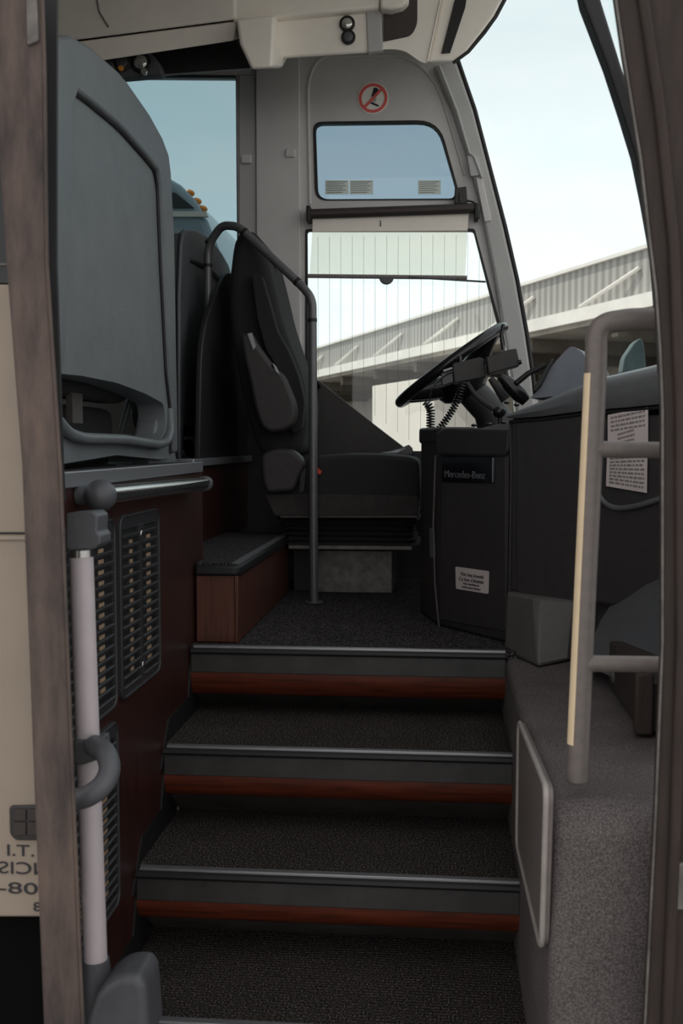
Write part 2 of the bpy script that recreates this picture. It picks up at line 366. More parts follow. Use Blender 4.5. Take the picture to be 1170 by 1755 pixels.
# chrome rail under the ledge
t = tag(empty('ledge_rail', (-.635, 2.4, 1.47)), 'short polished horizontal tube rail with a dark grey ball end below the ledge', 'handrail')
a = PX(172, 849, -.633); b = PX(350, 829, -.633)
MB().tube([a, b], .0175, 28).build('tube', 'chrome', t, smooth=True)
dd = (b-a).normalized()
MB().box((-.633+.0155, a.y+.05, (a.z+b.z)/2-.004), (-.633+.0178, b.y-.01, (a.z+b.z)/2+.004)).build('groove_strip', 'black', t)
MB().ball(a, .030, (1, 1.25, 1)).build('ball_end', 'grey', t, smooth=True)
MB().tube([b-dd*.01, b+dd*.02], .021, 24).build('end_cap', 'grey', t, smooth=True, bevel=.004)
MB().tube([a, a+Vector((-.045, 0, .0))], .018, 16).build('bracket', 'grey', t, smooth=True)
MB().tube([b, b+Vector((-.045, 0, 0))], .014, 16).build('bracket', 'grey', t, smooth=True)

# step box up to the aisle
t = tag(empty('aisle_step', (-.8, 3.4, ZP)), 'red-brown wooden step box with carpet top and black edge, left of the platform', 'step box')
BX = -.556; BY0 = 2.885; BY1 = 3.9; BZ = 1.262
MB().box((LX-.5, 3.004, ZP), (BX-.004, BY1, BZ-.03)).build('side_board', 'woodbox', t)
MB().box((LX+.004, BY0, ZP), (BX, BY1, BZ-.03)).build('front_board', 'woodbox', t, bevel=.004)
MB().box((BX-.010, BY0-.003, ZP), (BX+.002, BY0+.012, BZ-.03)).build('corner_trim', 'woodbox', t, bevel=.003)
MB().prism(rounded([(LX+.004, BY0-.012, BZ-.032), (BX+.012, BY0-.012, BZ-.032), (BX+.012, BY1, BZ-.032), (LX+.004, BY1, BZ-.032)], [0, .03, 0, 0]), (0, 0, .03)).build('edge_moulding', 'black', t, bevel=.008)
MB().prism([(BX-.022, BY0+.02, BZ-.003), (BX+.002, BY0+.005, BZ-.003), (BX+.002, BY1, BZ-.003), (BX-.022, BY1, BZ-.003)], (0, 0, .004)).build('edge_strip', 'silver', t)
cm = MB().box((LX+.006, BY0+.006, BZ-.004), (BX-.022, BY1, BZ+.004)); cm.box((LX-.5, 3.004, BZ-.03), (LX+.006, BY1, BZ+.004)).build('carpet_top', 'carpetd', t)

# tall handrail around the driver seat
t = tag(empty('driver_handrail', (-.62, 3.75, ZP)), 'dark grey hooped tube handrail standing between the step box and the driver seat', 'handrail')
hp = [PY(359, 911, 3.80), PY(356, 420, 3.80), PY(380, 386, 3.76), PY(408, 388, 3.71), PY(517, 490, 3.67), PY(535, 512, 3.66), PY(538, 1033, 3.647)]
hp[0].z = BZ+.004
MB().tube(bend(hp, [.06, .03, .03, .05, .05], 6), .0150, 20).build('tube', 'pole', t, smooth=True)
def ring(p, d, parent, r=.0162, l=.006, m='pole', name='collar'):
    p = Vector(p); d = Vector(d).normalized()*l; return MB().tube([p-d, p+d], r, 20).build(name, m, parent, smooth=True)
for k, (i, f) in enumerate([(0, .93), (1, .12), (3, .10), (3, .93), (5, .07)]):
    ring(hp[i].lerp(hp[i+1], f), hp[i+1]-hp[i], t, m='black')
MB().tube([hp[-1], hp[-1]+Vector((0, 0, .006))], .032, 24).build('floor_flange', 'pole', t, bevel=.002)
MB().tube([hp[0], hp[0]+Vector((0, 0, .006))], .028, 24).build('base_flange', 'pole', t, bevel=.002)
for py in (820, 880):
    q = PY(366, py, 3.80); MB().tube([q+Vector((-.02, 0, 0)), q+Vector((.014, 0, 0))], .011, 12).build('clamp_bolt', 'pole', t, smooth=True)

# ---------------------------------------------------------------- far wall (driver side)
hole3 = rounded(poly([(120, 128), (405, 130), (409, 470), (409, 640), (120, 640)], WY), .01)
holeq = rounded(poly([(536, 209), (752, 206), (785, 325), (782, 343), (540, 344)], WY), [.04, .09, .03, .04, .05])
holel = rounded(poly([(523, 393), (813, 392), (858, 560), (905, 690), (925, 778), (700, 778), (540, 655), (523, 640)], WY), .012)
hole4 = [Vector((-3.6, WY, 1.8)), Vector((-2.0, WY, 1.8)), Vector((-2.0, WY, 3.0)), Vector((-3.6, WY, 3.0))]
edge = [PY(785, 105, WY), PY(812, 190, WY), PY(840, 297, WY), PY(866, 395, WY), PY(886, 480, WY), PY(900, 560, WY), PY(912, 640, WY)]
ztop = 3.40
outer = [Vector((-3.9, WY, .3)), Vector((.45, WY, .3)), Vector((.44, WY, 1.62))] + edge[::-1] + [Vector((edge[0].x-.02, WY, ztop)), Vector((-3.9, WY, ztop))]
w = MB().plate(outer, [hole3, hole4, holeq, holel], (0, .06, 0)).build('wall_driver', 'wall')
struct(w, 'grey moulded side wall behind the driver seat', 'wall')
# lower dark lining under the driver window
lin = MB().plate(poly([(380, 640), (545, 652), (700, 774), (760, 782), (760, 1010), (380, 1010)], WY-.03), [], (0, .028, 0)).build('trim_1', 'dark')
struct(lin, 'dark lining below the driver window', 'wall lining')
# raised mouldings on the wall
t = struct(empty('trim_2', (-.2, WY, 2.6)), 'grey raised mouldings and window column on the driver wall', 'moulding')
MB().tube(bend([PY(531, 350, WY), PY(527, 140, WY), PY(545, 97, WY), PY(700, 95, WY), PY(748, 140, WY), PY(772, 215, WY), PY(796, 300, WY)], .12, 6), .007, 8).build('arch_bead', 'wall', t, smooth=True)
MB().prism(poly([(437, 60), (513, 60), (516, 640), (440, 640)], WY-.02), (0, .02, 0)).build('column_cover', 'wall', t, bevel=.006)
MB().prism(poly([(409, 128), (437, 128), (441, 640), (410, 640)], WY-.008), (0, .008, 0)).build('window_column', 'pillar', t, bevel=.003)
for (a, b) in ((421, 272), (496, 262)):
    MB().prism(rounded(poly([(a-7, b-7), (a+9, b-7), (a+9, b+7), (a-7, b+7)], WY-.03), .004), (0, .012, 0)).build('coat_hook', 'wall', t, bevel=.003)
# windows
def window(name, loop, m, parent_lbl, rim=.012, rm='black', y=WY+.02):
    o = struct(empty(name, sum(loop, Vector())/len(loop)), parent_lbl, 'window')
    c = sum(loop, Vector())/len(loop)
    MB().plate([Vector((p.x, y, p.z)) for p in loop], [], (0, .006, 0)).build('pane', m, o)
    inner = [p + (c-p).normalized()*rim for p in loop]
    MB().plate([Vector((p.x, y-.024, p.z)) for p in loop], [[Vector((p.x, y-.024, p.z)) for p in inner]], (0, .02, 0)).build('seal', rm, o)
    return o
wq = window('window_1', holeq, 'tint2', 'upper tinted quarter window above the roller blind')
wl = window('window_2', holel, 'clear', 'large lower driver window with fine heating wires')
w3 = window('window_3', hole3, 'tint', 'tinted passenger side window with the parked coach outside', rim=.006)
w4 = window('window_4', hole4, 'tint', 'tinted side window further back', rim=.02)
wires = MB()
for k in range(19):
    x = -.50 + k*.0475
    top = min(2.455, 2.455-(x-.135)*3.1); bot = 1.60 if x > -.1 else 1.60+(-.1-x)*.72
    wires.box((x-.0006, WY+.017, bot), (x+.0006, WY+.0185, top))
o_ = wires.build('heating_wires', 'faint', wl)
# stickers on the quarter window
for k, (a, c, l) in enumerate([(557, 597, 'small printed sticker at the left corner of the quarter window'), (599, 639, 'small printed sticker beside the left corner sticker on the quarter window'), (716, 755, 'small printed sticker at the right end of the quarter window')]):
    y = WY+.012; t = tag(empty('window_sticker', PY((a+c)/2, 333, y)), l, 'sticker', 'stickers on the quarter window')
    MB().plate(poly([(a, 309), (c, 309), (c, 333), (a, 333)], y), [], (0, .001, 0)).build('label_sheet', 'decal', t)
    ln = MB()
    for r in range(6):
        q = PY(a+2, 312+r*3.6, y-.001); q2 = PY(c-3-(r*5) % 9, 312+r*3.6, y-.001)
        ln.box((q.x, y-.0008, q.z-.0012), (q2.x, y, q.z+.0012))
    ln.build('print_lines', 'faint', t)
# prohibition sign
sc_ = PY(639, 168, WY-.004); R_ = 26/F*WY*1.0
t = tag(empty('prohibition_sign', sc_), 'round red and white prohibition sticker with crossed-out black shoe sole on grey wall', 'sign')
def disc(c, r, y0, y1, r_in=0, n=48):
    o_ = [(c.x+r*math.cos(2*math.pi*k/n), y0, c.z+r*math.sin(2*math.pi*k/n)) for k in range(n)]
    h_ = [[(c.x+r_in*math.cos(2*math.pi*k/n), y0, c.z+r_in*math.sin(2*math.pi*k/n)) for k in range(n)]] if r_in else []
    return MB().plate(o_, h_, (0, y1-y0, 0))
disc(sc_, R_, WY-.003, WY-.0002).build('white_disc', 'signwhite', t)
disc(sc_, R_*.93, WY-.0045, WY-.003, R_*.74).build('red_ring', 'red', t)
def sq(pts, y, d, m, n):     # sign coordinates -1..1
    MB().plate([(sc_.x+a*R_, y, sc_.z+b*R_) for a, b in pts], [], (0, d, 0)).build(n, m, t)
sq([(-.60, -.50), (-.48, -.62), (.62, .50), (.50, .62)], WY-.0055, .0012, 'red', 'slash')
sq([(.02, .60), (.12, .66), (.25, .62), (.36, .52), (.28, .40), (.10, .22), (-.06, .08), (-.12, .10), (-.04, .32), (.0, .46)], WY-.0042, .001, 'ink', 'black_figure')
sq([(-.20, -.28), (-.04, -.26), (.38, -.46), (.36, -.54), (.28, -.54), (-.18, -.34)], WY-.0042, .001, 'ink', 'black_figure')
for dx in (-.02, .08, .17):
    sq([(dx, .02), (dx+.03, .02), (dx-.02, -.27), (dx-.05, -.26)], WY-.0042, .001, 'ink', 'black_figure')

# A pillar trim (far corner of the windscreen)
t = struct(empty('trim_4', (edge[3].x, WY-.05, 1.6)), 'grey windscreen pillar beside the driver window', 'pillar')
pin = [PY(x, y, WY-.03) for x, y in [(742, 112), (775, 190), (800, 268), (822, 350), (846, 470), (866, 590), (880, 680), (885, 720)]]
pout = [PY(x, y, WY-.03) for x, y in [(782, 104), (812, 190), (838, 290), (862, 385), (884, 480), (900, 570), (912, 650), (918, 710)]]
MB().prism(pin+pout[::-1], (0, .09, 0)).build('pillar_cover', 'pillar', t, bevel=.012)
inn = [PY(x, y, WY-.045) for x, y in [(752, 112), (783, 190), (804, 262), (812, 268), (824, 300), (826, 305)]]
MB().tube(inn, .006, 8).build('pillar_bead', 'pillar', t, smooth=True)
MB().prism(rounded(poly([(800, 267), (818, 267), (826, 300), (806, 302)], WY-.045), .006), (0, .02, 0)).build('pillar_clip', 'pillar', t, bevel=.003)
MB().prism(rounded(poly([(815, 305), (826, 303), (842, 378), (830, 380)], WY-.04), .006), (0, .02, 0)).build('pillar_cap', 'wall', t, bevel=.003)
sl_ = [PY(x, y, WY-.02) for x, y in [(783, 100), (813, 188), (840, 292), (865, 388), (886, 480), (902, 570), (913, 645), (916, 680)]]
MB().tube(sl_, .0095, 10).build('windscreen_seal', 'black', t, smooth=True)

# windscreen: curved from far pillar to door-side pillar
ex = [(p.z, p.x) for p in [PY(918, 700, WY)]+edge[::-1]]
ex = [(.2, .47), (1.3, .45)] + ex + [(3.45, ex[-1][1]-.10)]
def edgex(z):
    for (z0, x0), (z1, x1) in zip(ex, ex[1:]):
        if z <= z1: return x0+(x1-x0)*max(0, (z-z0))/(z1-z0)
    return ex[-1][1]
Y0s, Y1s = WY-.02, 1.93
def wsx(z, u): return edgex(z) + .52*(math.sin(math.pi*min(max(u, 0), 1))**.8)
def screen(z0, z1, nz, nu, off=0): return [[Vector((wsx(z0+(z1-z0)*i/nz, u/nu)+off, Y0s+(Y1s-Y0s)*u/nu, z0+(z1-z0)*i/nz)) for u in range(nu+1)] for i in range(nz+1)]
ws = struct(empty('window_5', (.8, 3.1, 1.6)), 'large curved clear windscreen of the coach', 'window')
MB().loft(screen(1.60, 3.45, 24, 32), cap=False).build('pane', 'clear', ws, smooth=True)
fr = MB().loft(screen(.3, 1.64, 6, 32, .01), cap=False).build('wall_front', 'dark'); struct(fr, 'front wall below the windscreen', 'wall')
# roof
rf = MB().prism([(-3.9, DY, 3.38), (.10, DY, 3.38)] + [(wsx(3.4, u/12), Y0s+(Y1s-Y0s)*u/12, 3.38) for u in range(12, -1, -1)] + [(-3.9, WY+.1, 3.38)], (0, 0, .06)).build('ceiling', 'beige'); struct(rf, 'beige ceiling of the coach', 'ceiling')
rw = MB().box((-3.96, DY, .3), (-3.9, WY+.06, 3.44)).build('wall_rear', 'wall'); struct(rw, 'rear end wall of the cabin', 'wall')

# ---------------------------------------------------------------- overhead rack and console
t = tag(empty('luggage_rack', (-1.2, 3.9, 2.95)), 'beige overhead rack running along the far side window', 'overhead rack')
RY = 3.86
MB().prism(poly([(-400, 190), (400, 70), (405, 36), (-400, 140)], RY), (0, .5, .22)).build('lower_fascia', 'beige', t, bevel=.006)
MB().prism(poly([(-400, -160), (404, -160), (404, 34), (-400, 136)], RY-.025), (0, .5, .22)).build('rack_door', 'beige2', t, bevel=.012)
MB().prism(poly([(-400, 180), (404, 68), (430, 118), (-400, 190)], RY+.18), (0, .3, .13)).build('dark_underside', 'black', t)
MB().tube([PY(100, 142, RY+.16), PY(432, 118, RY+.16)], .004, 8).build('light_edge', 'silver', t)
MB().tube([PY(163, -20, RY-.028), PY(170, 20, RY-.028), PY(186, 46, RY-.028)], .003, 8).build('door_gap', 'faint', t)
t = tag(empty('reading_light_panel', PY(215, 112, RY+.1)), 'dark oval service panel with reading lamps, air nozzle and orange button under rack', 'lamp panel')
sp = rounded(poly([(120, 100), (250, 82), (272, 104), (282, 128), (190, 136), (120, 142)], RY+.10), .05)
MB().prism(sp, (0, .05, 0)).build('panel', 'grey', t, bevel=.01)
def dial(px, py, rpx, Y, m, parent, name, dep=.012, inner=None, lm='lens'):
    c = PY(px, py, Y); r = rpx/F*Y
    a = MB().tube([c, c-Vector((0, dep, 0))], r, 28).build(name, m, parent, bevel=.002)
    if inner: MB().ball(c-Vector((0, dep*.8, 0)), r*.72, (1, .35, 1)).build(inner, lm, a, smooth=True)
dial(242, 108, 17, RY+.10, 'gloss', t, 'reading_lamp', inner='lens')
dial(210, 108, 15, RY+.10, 'dark', t, 'air_nozzle', inner='nozzle_core', lm='grey')
dial(188, 116, 14, RY+.10, 'dark', t, 'speaker_grille', inner='grille_dome', lm='galv')
dial(208, 118, 4.5, RY+.085, 'orange', t, 'call_button')
dial(248, 124, 6, RY+.09, 'chrome', t, 'lamp_switch')

t = tag(empty('console_end_block', PY(450, 118, RY-.05)), 'beige faceted end block hanging between rack and front console', 'trim block')
fa = poly([(405, 33), (470, 27), (466, 115), (431, 119), (411, 76)], RY-.12)
fb = poly([(405, 33), (484, 22), (500, 92), (482, 117), (431, 119), (411, 76)], RY+.06)
MB().add(fa + poly([(405, 33), (477, 27), (500, 95), (482, 117), (431, 119), (411, 76)], RY+.10),
         [[0,1,2,3,4], [1,6,7,8,2], [2,8,9,3], [3,9,10,4], [4,10,5,0], [0,5,6,1], [5,10,9,8,7,6]]).build('block', 'beige', t, bevel=.01)
MB().ball(PY(447, 44, RY-.105), .006, (1, .5, 1)).build('screw_cap', 'beige2', t, smooth=True)

t = tag(empty('front_console', PY(640, 100, 3.9)), 'beige overhead console above the driver with two round lamps and dark pocket', 'overhead console')
CY = 3.88
MB().prism(poly([(470, -60), (655, -60), (655, 88), (632, 91), (470, 102)], CY), (0, .5, .22)).build('fascia', 'beige', t, bevel=.012)
MB().prism(poly([(398, -60), (652, -60), (650, 14), (398, 38)], CY-.035), (0, .06, 0)).build('upper_lip', 'beige', t, bevel=.012)
MB().prism(poly([(627, 20), (653, 18), (656, 86), (630, 90)], CY-.008), (0, .03, 0)).build('band', 'pillar', t, bevel=.004)
MB().prism(poly([(651, -60), (700, -60), (700, 0), (690, 10), (670, 16), (651, 14)], CY-.05), (0, .1, 0)).build('pocket_lid', 'beige', t, bevel=.01)
body = rounded(poly([(655, -60), (762, -60), (757, 0), (737, 80), (732, 109), (720, 106), (695, 88), (676, 84), (656, 85)], CY+.0), [0, 0, 0, 0, .01, .02, .03, .02, 0])
pocket = rounded(poly([(660, -40), (715, -40), (715, 42), (705, 62), (656.5, 72), (656.5, 18)], CY), [.0, .0, .03, .04, 0, 0])
MB().plate(body, [], (0, .5, .22)).build('corner_body', 'beige', t, bevel=.012)
MB().plate(pocket, [], (0, -.004, 0)).build('pocket', 'dark2', t, bevel=.002)
endp = [(762, -60), (757, 0), (740, 78), (733, 108), (776, 105), (800, 87), (826, 55), (846, 28), (862, -2), (880, -60)]
MB().prism(poly(endp, CY+.01), (0, .48, .22)).build('end_panel', 'beige', t, bevel=.010)
MB().prism(poly([(779, 0), (800, -8), (797, 12), (771, 90), (756, 91)], CY+.003), (0, .012, 0)).build('slot', 'black', t)
MB().tube(poly([(776, 107), (802, 88), (829, 56), (849, 28), (866, -4), (884, -60)], CY+.04), .008, 10).build('glass_edge', 'black', t, smooth=True)
MB().tube(poly([(757, -10), (738, 78), (732, 106)], CY-.002), .004, 8).build('panel_gap', 'beige2', t, smooth=True)
dial(595, 42, 13, CY, 'gloss', t, 'round_lamp', inner='lens')
dial(597, 65, 12, CY, 'gloss', t, 'round_lamp', inner='lens', lm='grey')

# ---------------------------------------------------------------- roller blind
t = tag(empty('roller_blind', PY(670, 372, WY-.04)), 'cream sheer roller blind pulled halfway over the driver window', 'blind')
BY = WY-.05
MB().tube([PY(531, 367, BY), PY(815, 357, BY)], .020, 20).build('cassette', 'dark2', t, smooth=True)
MB().tube([PY(536, 372, BY-.02), PY(805, 364, BY-.02)], .004, 8).build('cassette_groove', 'black', t)
for (a, b) in ((529, 366), (816, 362)):
    q = PY(a, b, BY); MB().box((q.x-.008, BY-.026, q.z-.034), (q.x+.008, WY-.001, q.z+.028)).build('bracket', 'black', t, bevel=.004)
MB().plate(poly([(536, 374), (803, 366), (801, 395), (535, 397)], BY), [], (0, .001, 0)).build('upper_fabric', 'beige', t)
MB().plate(poly([(535, 397), (801, 395), (797, 472), (530, 476)], BY), [], (0, .001, 0)).build('sheer_fabric', 'blind', t)
MB().tube([PY(527, 473, BY), PY(800, 476, BY)], .0085, 12).build('bottom_bar', 'faint', t, smooth=True)
MB().tube([PY(700, 475, BY-.006), PY(832, 483, BY-.006)], .004, 8).build('tension_rod', 'grey', t, smooth=True)
gc = PY(662, 475, BY-.006); n = 14
MB().prism([(gc.x+.030*math.cos(math.pi*k/n), BY-.012, gc.z-.030*math.sin(math.pi*k/n)) for k in range(n+1)], (0, .014, 0)).build('pull_grip', 'grey', t, bevel=.004)
MB().tube([PY(652, 378, BY-.002), PY(652, 388, BY-.002)], .002, 6).build('pull_mark', 'ink', t)
mb = MB().prism(rounded(poly([(779, 322), (799, 319), (801, 349), (778, 349)], WY-.05), .006), (0, .045, 0))
mb.prism(poly([(786, 330), (790, 329), (790, 345), (786, 346)], WY-.056), (0, .01, 0)).build('motor_housing', 'dark', t, bevel=.004)
MB().tube(bend(poly([(800, 344), (812, 346), (820, 360), (820, 375)], WY-.05), .03), .004, 8).build('cord', 'black', t, smooth=True)

# ---------------------------------------------------------------- passenger seats
def passenger_chair(loc, label):
    r = tag(empty('passenger_chair', loc), label, 'chair', 'passenger chairs seen from behind'); O = Vector(loc)
    def T(y, z, x=0): return O+Vector((x, y, z))
    def Q(px, py, x=0): p = PX(px, py, loc[0]); return p+Vector((x, 0, 0))
    def mir(p): return Vector((p.x, 2*(O.y-.005)-p.y, p.z))
    ofar = [Q(*p) for p in [(208, 141), (246, 195), (269, 236), (280, 265), (284, 297), (290, 410), (293, 600), (295, 700), (296, 776), (286, 786)]]
    bot = [Q(270, 787), Q(200, 780)]
    out = ofar+bot+[mir(p) for p in ofar[::-1]]
    hole = rounded([Q(*p) for p in [(84, 655), (100, 640), (140, 644), (200, 656), (250, 675), (281, 692), (284, 730), (276, 752), (262, 755), (200, 746), (130, 744), (106, 736), (90, 706)]], .03, 4)
    MB().plate(out, [hole], (-.075, 0, 0)).build('back_shell', 'seatp', r, bevel=.010)
    inn_ = [Q(*p) for p in [(208, 229), (246, 272), (262, 292), (267, 320), (272, 446), (282, 640), (289, 700), (290, 776)]]
    of2 = [p for p in ofar[:9]]
    pth = [mir(p) for p in of2[::-1]]+of2
    ip = [mir(p) for p in inn_[::-1]]+inn_
    MB().prism(pth+ip[::-1], (.016, 0, 0)).build('rim', 'seatrim', r, bevel=.009)
    MB().tube(bend([p+Vector((.003, 0, 0)) for p in ip], .02, 3), .004, 8).build('panel_groove', 'black', r, smooth=True)
    hb = [Q(92, 718, .006), Q(108, 742, .010), Q(130, 751, .014), Q(200, 753, .018), Q(262, 762, .014), Q(280, 757, .010), Q(289, 736, .006), Q(289, 700, .002)]
    MB().tube(bend(hb, .03, 4), .012, 12).build('grab_handle', 'seatrim', r, smooth=True)
    MB().prism([Q(x, y, -.04) for x, y in [(118, 646), (134, 648), (131, 668), (145, 744), (136, 744), (120, 676)]], (-.03, 0, 0)).build('frame_rib', 'hood', r, bevel=.004)
    MB().prism([Q(x, y, -.02) for x, y in [(286, 700), (296, 660), (303, 730), (316, 796), (270, 799), (272, 786)]], (-.06, 0, 0)).build('side_foot', 'seatp', r, bevel=.008)
    MB().prism(rounded([T(-.42, .16, -.08), T(-.42, .78, -.08), T(.36, .78, -.08), T(.40, .16, -.08)], .1), (-.10, 0, 0)).build('back_cushion', 'fabric', r, bevel=.03)
    MB().prism(rounded([T(-.43, .15, -.14), T(.43, .15, -.14), T(.43, .15, -.62), T(-.43, .15, -.62)], .08), (0, 0, -.11)).build('seat_cushion', 'fabric', r, bevel=.03)
    MB().box(T(-.36, 0, -.55), T(.36, .04, -.15)).build('base', 'black', r)
    MB().tube(bend([T(.47, .03, -.16), T(.475, .18, -.12), T(.46, .30, -.06)], .08), .010, 10).build('side_arm', 'seatrim', r, smooth=True)
    MB().box(T(-.1, .10, -.10), T(-.03, .17, -.085)).build('buckle_pocket', 'corner', r)
    return r
ch = passenger_chair((-.752, 2.46, 1.547), 'large grey seat back shell with grab handle, on the ledge at left')
c2 = ch.copy(); C.objects.link(c2); c2.location = (-.88, 3.98, 1.47); c2['label'] = 'grey seat behind the handrail pole, partly hidden by nearer seat'
for k_ in list(ch.children):
    d_ = k_.copy(); C.objects.link(d_); d_.parent = c2
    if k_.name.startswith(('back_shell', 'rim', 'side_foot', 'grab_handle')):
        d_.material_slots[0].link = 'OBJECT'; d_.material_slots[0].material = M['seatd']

# raised floor for the second seat + partition behind driver
t = tag(empty('driver_partition', (-.8, 3.95, 1.27)), 'dark partition board with wooden lower half behind the driver seat', 'partition')
MB().prism(rounded([(-.79, 3.45, 1.55), (-.79, 4.33, 1.55), (-.79, 4.33, 2.22), (-.79, 3.95, 2.26), (-.79, 3.50, 1.98)], [0, 0, .05, .12, .15]), (-.02, 0, 0)).build('board', 'black', t, bevel=.005)
MB().box((-.825, 3.3, 1.265), (-.792, 4.33, 1.53)).build('lower_panel', 'wood', t)
MB().box((-.84, 3.28, 1.525), (-.77, 4.33, 1.55)).build('ledge_strip', 'silver', t, bevel=.003)
fl2 = MB().box((-3.9, 3.01, 1.10), (-.826, WY, 1.262)); fl2 = fl2.build('trim_6', 'carpetd'); struct(fl2, 'raised carpeted aisle floor behind the step box', 'floor')
rs = MB().box((-1.5, 3.5, 1.263), (-.95, 4.3, 1.468)).build('trim_7', 'dark'); struct(rs, 'dark seat plinth behind the partition', 'plinth')

# ---------------------------------------------------------------- driver seat
t = tag(empty('driver_chair', (-.25, 3.98, ZP)), 'black high-backed driver seat with folded armrest, on a bellows pedestal', 'chair')
SY0, SY1 = 3.72, 4.22; SW = SY1-SY0
def sidepoly(px, Y, r=.02): return rounded(poly(px, Y), r, 4)
bk = [(392, 470), (398, 420), (408, 396), (430, 392), (446, 408), (456, 440), (466, 480), (480, 540), (496, 590), (513, 630), (524, 680), (524, 730), (515, 775), (470, 790), (440, 770), (425, 720), (410, 660), (398, 600), (390, 530)]
MB().prism(sidepoly(bk, SY0+.03, .03), (0, SW-.06, 0)).build('backrest', 'fabric', t, bevel=.035, seg=4)
hr = [(396, 455), (400, 415), (410, 398), (430, 394), (444, 410), (452, 440), (450, 462), (420, 470)]
MB().prism(sidepoly(hr, SY0+.06, .02), (0, SW-.12, 0)).build('headrest', 'fabric2', t, bevel=.03, seg=4)
bs = [(430, 468), (448, 470), (462, 520), (476, 570), (494, 600), (512, 645), (522, 690), (516, 735), (500, 745), (497, 690), (480, 640), (455, 600), (440, 545)]
MB().prism(sidepoly(bs, SY0-.02, .02), (0, .10, 0)).build('side_bolster', 'fabric', t, bevel=.02, seg=4)
MB().prism(sidepoly([(x+6, y-4) for x, y in bs], SY1-.08, .02), (0, .10, 0)).build('far_bolster', 'fabric', t, bevel=.02, seg=4)
ar = [(410, 572), (430, 570), (440, 590), (470, 630), (486, 642), (500, 675), (508, 700), (504, 726), (488, 738), (462, 742), (446, 730), (436, 700), (426, 650), (416, 610)]
arm = MB().prism(sidepoly(ar, SY0-.10, .03), (0, .075, 0)).build('armrest', 'dark', t, bevel=.022, seg=4)
MB().prism(poly([(424, 572), (431, 570), (438, 594), (434, 600)], SY0-.104), (0, .02, 0)).build('armrest_clip', 'silver', arm)
MB().prism(poly([(467, 622), (473, 628), (479, 642), (472, 636)], SY0-.104), (0, .02, 0)).build('armrest_clip', 'silver', arm)
hp2 = [(446, 778), (470, 768), (500, 770), (512, 780), (524, 794), (514, 815), (503, 842), (456, 846), (448, 820)]
MB().prism(sidepoly(hp2, SY0-.05, .02), (0, .08, 0)).build('hinge_cover', 'dark', t, bevel=.014, seg=4)
cu_ = [(455, 845), (470, 800), (520, 783), (590, 778), (650, 779), (700, 783), (717, 790), (720, 850), (716, 866), (600, 868), (470, 868)]
MB().prism(sidepoly(cu_, SY0-.01, .02), (0, SW, 0)).build('seat_cushion', 'fabric', t, bevel=.03, seg=4)
MB().prism(sidepoly([(452, 846), (717, 850), (716, 884), (470, 884)], SY0-.015, .01), (0, SW+.01, 0)).build('cushion_base', 'corner2', t, bevel=.012)
MB().prism(poly([(478, 880), (716, 880), (716, 888), (480, 888)], SY0+.0), (0, SW-.02, 0)).build('seat_pan', 'galv', t, bevel=.004)
be = MB()
a = PY(476, 890, 3.80); b = PY(713, 890, 3.80); zt = a.z; zb2 = PY(600, 934, 3.80).z
N_ = 40; secs = []
for k in range(N_+1):
    f = k/N_; e = .012*math.cos(2*math.pi*f*5) - .02*math.sin(math.pi*f)
    z = zt+(zb2-zt)*f
    secs.append(rounded([(a.x-e, 3.80-e, z), (b.x+e, 3.80-e, z), (b.x+e, 4.2, z), (a.x-e, 4.2, z)], .05, 4))
be.loft(secs, close=True).build('suspension_bellows', 'fabric2', t, smooth=True)
MB().prism(poly([(494, 934), (706, 936), (706, 943), (494, 941)], 3.79), (0, .42, 0)).build('base_plate', 'galv', t, bevel=.002)
q0 = PY(540, 945, 3.90); q1 = PY(672, 1010, 3.90)
MB().box((q0.x, 3.90, ZP), (q1.x, 4.25, q0.z+.005)).build('pedestal', 'galv', t, bevel=.004)
MB().box((PY(500, 0, 3.95).x, 3.96, ZP), (q0.x, 4.25, q0.z)).build('pedestal_side', 'black', t)
bp = [PY(466, 456, 3.95), PY(470, 500, 3.94), PY(478, 545, 3.92), PY(505, 600, 4.05), PY(545, 668, 4.25)]
bl = MB()
for i in range(len(bp)-1):
    w_ = Vector((.014, -.02, .008)); bl.add([bp[i]-w_, bp[i]+w_, bp[i+1]+w_, bp[i+1]-w_], [[0, 1, 2, 3]])
bo = bl.build('seat_belt', 'black', t); so = bo.modifiers.new('s', 'SOLIDIFY'); so.thickness = .002
MB().prism(poly([(467, 508), (473, 512), (475, 545), (470, 540)], 3.90), (0, .01, 0)).build('belt_guide', 'silver', t, bevel=.002)
MB().prism(poly([(488, 605), (493, 607), (500, 628), (495, 628)], 3.90), (0, .01, 0)).build('belt_clip', 'silver', t, bevel=.002)
MB().prism(poly([(542, 800), (551, 808), (548, 814), (541, 808)], SY0-.03), (0, .015, 0)).build('buckle_button', 'redbutton', t)
MB().prism(rounded(poly([(515, 812), (524, 800), (521, 842), (512, 845)], SY0-.07), .004), (0, .02, 0)).build('buckle', 'black', t, bevel=.004)
# side locker / armrest ledge near window
t = tag(empty('window_tray', PY(690, 776, 4.30)), 'small glossy black tray lip on the sill beyond the driver seat', 'tray')
MB().prism(poly([(650, 777), (676, 773), (700, 762), (706, 768), (708, 780), (650, 781)], 4.28), (0, .06, 0)).build('tray', 'gloss', t, bevel=.003)
MB().prism(poly([(652, 776), (690, 771), (700, 765), (680, 776)], 4.275), (0, .01, 0)).build('lip', 'silver', t)

